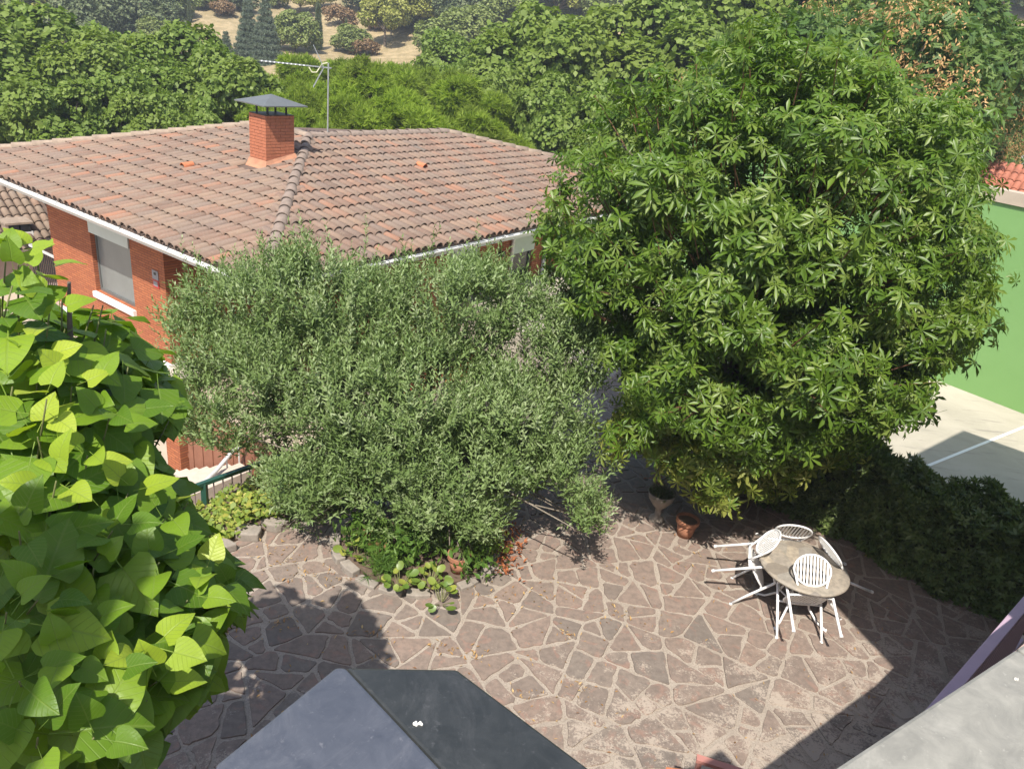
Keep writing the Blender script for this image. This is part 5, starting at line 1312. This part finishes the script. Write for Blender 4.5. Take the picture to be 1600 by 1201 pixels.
# ================================================================== BACKGROUND
def lumpy(cx_, cy_, cz_, rx, ry, rz, n, rs, seed, flat=0.0):
    r = np.random.default_rng(seed); L = []
    for _ in range(n):
        u = r.normal(size=3); u /= np.linalg.norm(u)
        if u[2] < -.5: u[2] *= -.6
        L.append(((cx_+u[0]*rx*.72, cy_+u[1]*ry*.72, cz_+u[2]*rz*.72), (rs*r.uniform(.7, 1.2),)*2+(rs*r.uniform(.6, .95),)))
    return L
def proto(name, lumps, dens, size, tm, mat, trunk=None, up=.6, rw=.5, along=False, inner=.5, aup=.75, cull=0):
    """tree prototype in its own space, base at the origin"""
    t = bpy.data.objects.new(name, None); COL.objects.link(t)
    P, D, I = shell_points(lumps, dens, inner, None, .3)
    if cull:
        wv = np.sin(P[:, 0]*2.3*cull+P[:, 2]*1.7*cull)*np.cos(P[:, 2]*2.7*cull-P[:, 1]*1.9*cull+1)+.6*np.sin(P[:, 0]*5.1*cull+P[:, 1]*4.3*cull)*np.sin(P[:, 2]*5.7*cull)
        k = wv > -.62+.35*rng.random(len(P)); P, D, wv = P[k], D[k], wv[k]; P = P+D*(wv*.22/cull)[:, None]
    LOCAL[0] = True
    foliage('crown', tm, P, D, size, mat, t, up=up, rndw=rw, droop=.2, along=unit(D+np.array([0, 0, aup])) if along else None)
    b = MB()
    th = min(l[0][2] for l in lumps); limb(b, (0, 0, -1.2), (0, 0, max(th, .6)), trunk or .2, (trunk or .2)*.7, .05, 7)
    for l in lumps[::3]: limb(b, (0, 0, max(th*.6, .3)), l[0], (trunk or .2)*.4, .03, .1, 5)
    obj('trunk', b, MAT['bark'], t, True)
    LOCAL[0] = False
    return t
used = set()
def put(p, loc, sc, rz, label, cat_, group, name=None):
    o = p if p.name not in used else copy_tree(p)
    used.add(p.name); used.add(o.name)
    o.location = [float(v) for v in loc]; o.scale = (sc, sc, sc) if not hasattr(sc, '__len__') else sc; o.rotation_euler = (0, 0, rz)
    return tag(o, label, cat_, group)
lob = [leaf_lobed(), leaf_quad(.8, .12)]
planes = [proto('plane_tree', lumpy(0, 0, 5.2, 3.8, 3.8, 3.9, 40, 1.1, 10+i), 100, .195, lob, L_['plane'], .22, inner=.68, cull=.9) for i in range(3)]
def tree_at(x, y_top, dist, hgt, pr, label, group, cat_='tree', sx=1.0, base=None):
    """crown top seen at pixel (x, y_top) at a distance; hgt = height of the prototype"""
    T_ = atd(x, y_top, dist); gz = ground_z(T_[0], T_[1]) if base is None else base
    s = (T_[2]-gz)/hgt
    return put(pr, (T_[0], T_[1], gz), (s*sx, s*sx, s), rng.uniform(0, 6.28), label, cat_, group)
HP_ = 8.55
GL, GRt = 'plane trees behind the brick house at left', 'plane trees rising behind the big chestnut'
for i, (x, y, d, lab, g, sx) in enumerate([
    (10, 48, 36, 'broad green plane tree at the far left edge above the tile roof', GL, 1.0), (85, 22, 39, 'tall green plane tree second from the left edge above the roof', GL, 1.0), (150, 70, 35, 'rounded green plane tree left of the gap in the tree line', GL, .9),
    (232, 42, 37, 'green plane tree right of the dry gap in the tree line', GL, .95), (300, 50, 36, 'leafy plane tree just left of the conifers', GL, .95), (352, 92, 33, 'lower plane tree directly behind the chimney', GL, .85), (60, 105, 31, 'pale green lower plane tree in front at far left', GL, .9), (200, 125, 31, 'low leafy plane tree behind the middle of the left roof slope', GL, .8), (-70, 40, 37, 'plane tree cut by the left edge of the frame', GL, 1.0), (290, 140, 30, 'low pale plane tree beside the chimney', GL, .7),
    (800, 52, 41, 'plane tree above the right end of the umbrella pines', GRt, .95), (868, 30, 38, 'tall plane tree rising left of the chestnut crown', GRt, .95), (950, 20, 42, 'plane tree above the left shoulder of the chestnut', GRt, 1.0), (1045, 2, 40, 'plane tree above the middle left of the chestnut', GRt, 1.0), (1120, -30, 44, 'tall plane tree behind the chestnut top', GRt, 1.0), (905, 105, 32, 'lower plane tree in front, touching the chestnut crown', GRt, .75), (790, 120, 34, 'shaded plane tree right behind the small pine', GRt, .6), (1210, -70, 46, 'plane tree at the top edge above the chestnut', GRt, 1.0), (730, 42, 50, 'farther plane tree above the middle of the pines', GRt, .9)]):
    tree_at(x, y, d, HP_, planes[i % 3], lab, g, sx=sx)
# umbrella pines
def umb(seed, n=44):
    r = np.random.default_rng(seed); L = []
    for _ in range(n):
        a = r.uniform(0, 6.28); q = math.sqrt(r.random()); L.append(((math.cos(a)*q*3.9, math.sin(a)*q*3.9, 4.3+1.6*(1-q*q)+r.normal(0, .2)), (r.uniform(.42, .78),)*2+(r.uniform(.4, .62),)))
    return L
tuf = [pine_tuft(i, 16, .2) for i in range(4)]
pines = [proto('umbrella_pine', umb(40+i), 80, .21, tuf, L_['pine'], .26, rw=.4, along=True, inner=.72, aup=.3, cull=1.3) for i in range(2)]
GP = 'umbrella pines behind the roof ridge'
for i, (x, y, d, lab, sx) in enumerate([(640, 104, 31, 'bright green umbrella pine right behind the antenna and ridge', 1.1), (575, 80, 38, 'wide umbrella pine at the back of the pine group', 1.15), (440, 112, 34, 'umbrella pine behind the chimney cap', .9), (700, 92, 36, 'umbrella pine at the right end of the pine group', .9), (505, 140, 29, 'low umbrella pine directly behind the antenna foot', .75)]):
    tree_at(x, y, d, 6.75, pines[i % 2], lab, GP, sx=sx*1.0)
tree_at(845, 190, 32, 6.75, pines[1], 'small pine between the roof end and the chestnut', GP, sx=.55)
tree_at(795, 205, 33, 6.75, pines[0], 'lowest young pine just above the right roof slope', GP, sx=.45)
# robinia with seed pods at top right
rob = []
for i in range(2):
    L = lumpy(0, 0, 5.6, 3.8, 3.2, 3.4, 34, 1.15, 70+i); t = proto('robinia_tree', L, 52, .25, [leaf_quad(.4, .05), join_t([xf(leaf_flat(.45), rotz(a), (0, .16*k, 0), .4) for k in range(5) for a in (.9, -.9)])], L_['robinia'], .2)
    LOCAL[0] = True
    P, D, I = shell_points(L, 12, .92)
    k = np.array([math.sin(p[0]*2.1+i)+math.cos(p[1]*1.7)+math.sin(p[2]*2.3) for p in P]) > .1
    P, D = P[k], D[k]
    Pc = np.concatenate([P+rng.normal(0, .13, P.shape) for _ in range(16)]); Dc = np.concatenate([D]*16)
    foliage('seed_pods', [leaf_quad(.35, .05)], Pc, Dc, .10, L_['pods'], t, droop=.8); LOCAL[0] = False
    rob.append(t)
GB = 'robinia trees with brown seed pods at upper right'
for i, (x, y, d, lab, sx) in enumerate([(1400, -45, 25, 'dark green robinia with orange-brown pods above the chestnut', 1.0), (1530, 60, 34, 'robinia with brown pods at the right above the chestnut', .8), (1300, -30, 29, 'robinia just right of the chestnut top', .9), (1585, 120, 36, 'dry yellowish robinia at the right edge', .6), (1500, -55, 30, 'robinia at the top edge near the dry field', .9)]):
    tree_at(x, y, d, 9.0, rob[i % 2], lab, GB, sx=sx)
# hillside trees and bushes
leafq = [leaf_quad(.7, .15)]
P_round = proto('round_tree', lumpy(0, 0, 2.0, 1.9, 1.9, 1.9, 26, .72, 90), 95, .21, leafq, L_['bush'], .12, cull=1.5)
P_dark = proto('dark_oak', lumpy(0, 0, 1.9, 2.0, 2.0, 1.9, 26, .72, 91), 95, .20, leafq, L_['bush_dark'], .14, cull=1.5)
P_yel = proto('yellow_tree', lumpy(0, 0, 2.3, 2.2, 2.0, 1.5, 26, .6, 92), 70, .19, leafq, L_['bush_yellow'], .1)
P_dry = proto('dry_bush', lumpy(0, 0, .8, 1.2, 1.2, .8, 14, .45, 93), 100, .15, leafq, L_['bush_dry'], .05)
P_cyp = proto('cypress', [((0, 0, z), (.62*(1-abs(z-2.2)/6), .62*(1-abs(z-2.2)/6), .8)) for z in np.arange(.7, 6.4, .45)], 45, .26, tuf, L_['bush_dark'], .1, along=True)
ced = []
for k in range(11):
    z = .9+k*.62; r_ = 2.25*(1-k/11.5)
    for a in np.arange(0, 6.28, 6.28/max(4, int(9-k*.5))): ced.append(((math.cos(a+k)*r_*.6, math.sin(a+k)*r_*.6, z-.12), (r_*.42+.12, r_*.42+.12, .2)))
P_ced = proto('cedar', ced, 36, .27, tuf, L_['cedar'], .16)
hs = {'P_round': (P_round, 4.0), 'P_dark': (P_dark, 3.9), 'P_yel': (P_yel, 3.8), 'P_dry': (P_dry, 1.8), 'P_cyp': (P_cyp, 6.7), 'P_ced': (P_ced, 7.6)}
GH = {'P_round': 'green trees on the dry hillside', 'P_dark': 'dark oaks on the dry hillside', 'P_yel': 'yellow-green trees on the dry hillside', 'P_dry': 'dry bushes on the hillside', 'P_cyp': 'slim cypresses on the hillside', 'P_ced': 'blue-green cedars on the hillside'}
def on_hill(k, x, y_top, px_d, px_h, label, sx=1.0):
    p = hit(x, y_top+px_h, 46); pr, hh_ = hs[k]; w_ = px_h*np.linalg.norm(p-[0, 0, CAM_H])/F_PX/hh_
    return put(pr, (p[0], p[1], ground_z(p[0], p[1])-(.0 if k == 'P_yel' else .16)*hh_*w_), (w_*sx, w_*sx, w_*1.12), rng.uniform(0, 6.28), label, 'tree' if k != 'P_dry' else 'bush', GH[k])
for a in [('P_dark', 125, 2, 62, 70, 'dark oak above the gap between the left plane trees', 1.1), ('P_dark', 142, 42, 56, 48, 'small dark oak low in the gap of the left tree line'), ('P_round', 206, 14, 60, 46, 'light green round tree above the left gap', 1.1), ('P_round', 242, 34, 58, 40, 'pale round tree beside the light green one', 1.2), ('P_dark', 255, -12, 80, 44, 'grey-green oak at the top edge left of the cedars', 1.5), ('P_dark', 232, -10, 84, 36, 'small grey oak at the top edge over the gap', 1.3),
          ('P_cyp', 297, 2, 74, 34, 'slim dark cypress left of the cedars', .9), ('P_ced', 389, 14, 66, 84, 'blue-green cedar on the left of the pair', .95), ('P_ced', 416, 8, 62, 90, 'tall blue-green cedar on the right of the pair', .95), ('P_ced', 355, 58, 58, 50, 'low wide cedar left of the cedar pair', 1.1), ('P_round', 460, 24, 62, 56, 'round green tree right of the cedars', 1.2), ('P_cyp', 497, 18, 66, 60, 'cypress right of the round green tree', 1.1),
          ('P_dry', 530, 10, 80, 30, 'brown dry bush on the open slope', 1.2), ('P_round', 548, 44, 60, 40, 'light bush on the open slope above the pines', 1.4), ('P_cyp', 540, 38, 58, 42, 'small dark conifer standing before the light bush', .8), ('P_yel', 600, 14, 72, 60, 'yellow-green tree with bare trunk on the slope', 1.2), ('P_yel', 470, -6, 92, 30, 'yellow-green tree at the top edge above the cedars', 1.8), ('P_yel', 655, 2, 78, 50, 'yellow-green tree right of the open slope', 1.5),
          ('P_dark', 560, -14, 100, 30, 'dark oak at the top edge above the open slope', 1.7), ('P_dark', 612, -16, 96, 36, 'dark oak at the top edge, centre', 1.6), ('P_round', 690, 36, 60, 56, 'green tree above the right part of the pines', 1.5), ('P_round', 735, 14, 66, 60, 'green tree left of the tall right plane trees', 1.5), ('P_dark', 790, -12, 84, 40, 'dark oak at the top edge above the right plane trees', 1.8), ('P_dry', 570, 62, 62, 26, 'dry bush low on the open slope', 1.3), ('P_dry', 345, 4, 86, 22, 'dry brown bush near the top edge left of the cedars', 1.4), ('P_dark', 700, -6, 88, 34, 'dark oak at the top edge right of centre', 1.7), ('P_dry', 585, 34, 74, 16, 'small dry bush in the middle of the open slope', 1.6), ('P_round', 20, -14, 70, 44, 'pale green tree at the top left corner', 1.6), ('P_dark', 60, -16, 76, 40, 'olive-green oak at the top edge near the left corner', 1.6), ('P_round', 320, -10, 96, 26, 'small green tree on the skyline left of the cedars', 1.5), ('P_yel', 505, -8, 110, 26, 'yellowish tree on the skyline above the slope', 1.6), ('P_round', 845, -14, 70, 44, 'green tree at the top edge above the tall plane tree', 1.6), ('P_dark', 930, -22, 76, 44, 'dark oak on the skyline above the plane trees', 1.8), ('P_dark', 372, -14, 100, 30, 'dark oak on the skyline above the cedars', 1.6), ('P_round', 430, -12, 90, 24, 'small green tree behind the cedar tops', 1.5), ('P_dark', 170, -18, 95, 30, 'small oak on the skyline above the left gap', 1.5)]:
    on_hill(*a)
ORD = ['first', 'second', 'third', 'fourth', 'fifth', 'sixth', 'seventh', 'eighth', 'ninth', 'tenth', 'eleventh', 'twelfth', 'thirteenth', 'fourteenth', 'fifteenth', 'sixteenth', 'seventeenth', 'eighteenth', 'nineteenth', 'twentieth']
def belt(i):
    if i < 17: return ' on the skyline above the left plane trees, '+ORD[i]+' from the left'
    j = i-17; return (' along the skyline above the right plane trees, ' if j < 14 else ' on the skyline above the robinias, ')+ORD[j if j < 14 else j-14]+' from the left'
for i in range(46):
    x = (-20+i*17.5) if i < 17 else 615+(i-17)*36; y = rng.uniform(-26, 8) + (0 if x < 640 else -8 + (x-640)*-.02)
    k = ['P_dark', 'P_round', 'P_round', 'P_dark', 'P_yel'][i % 5]
    if 285 < x < 600: continue
    on_hill(k, x, y, 0, rng.uniform(40, 64), {'P_dark': 'dark oak', 'P_round': 'round green tree', 'P_yel': 'yellow-green tree'}[k]+belt(i), 1.35)
# buildings behind the court at the right edge
fb = atd(1585, 300, 30); fr_ = thing('red_roof_shed', 'low shed with a red tiled roof behind the green wall', 'shed', (fb[0], fb[1], -.3))
ux = np.array([.8, -.6, 0]); uy = np.array([.6, .8, 0])
p0, p1, p2, p3 = fb-ux*1.6+[0, 0, -.75], fb+ux*5+[0, 0, -.75], fb+ux*5+uy*2.6+[0, 0, .55], fb-ux*1.6+uy*2.6+[0, 0, .55]
b = MB(); b.add([p0, p1, p2, p3], [(0, 1, 2, 3)]); rf = obj('roof', b, MAT['redroof'], fr_)
Ns_ = np.cross(ux, unit(p3-p0)); me = tile_mesh('roof_tile', .11, .10, .6, .7, 4, .016, .03)
place_tiles(facet_tiles(p0, ux, unit(p3-p0), Ns_, (0, 28), (0, 6), .235, .5, lambda x, y: True), me, rf, MAT['redroof'], 168)
b = MB(); b.add([p0+uy*.2+[0, 0, -.05], p1+uy*.2+[0, 0, -.05], p1+uy*.2-[0, 0, 3.2], p0+uy*.2-[0, 0, 3.2]], [(0, 1, 2, 3)]); b.add([p0+uy*.2, p0+uy*.2-[0, 0, 3.2], p3-[0, 0, 4], p3-[0, 0, .05]], [(0, 1, 2, 3)]); obj('wall', b, MAT['render'], fr_)
fb = atd(1590, 248, 40); fw = thing('pale_roof_building', 'pale metal-roofed building beyond the red roof at the right edge', 'building', (fb[0], fb[1], -.3))
def obx(mb, x0, x1, y0, y1, z0, z1): return mb.box((x0, y0, z0), (x1, y1, z1), lambda p: fb+ux*p[0]+uy*p[1]+np.array([0, 0, p[2]]))
b = MB(); obx(b, -1.2, 8, 0, 4, -5, -.6); obj('wall', b, MAT['render'], fw)
b = MB(); obx(b, -1.5, 8.3, -.3, 4.3, -.6, -.42); obx(b, -.9, 2.4, .1, 2.2, -.42, .15); obj('roof', b, MAT['pale_metal'], fw)
b = MB(); obx(b, -.5, 1.1, .0, .09, -.3, .02); obj('rooflight', b, MAT['white'], fw)
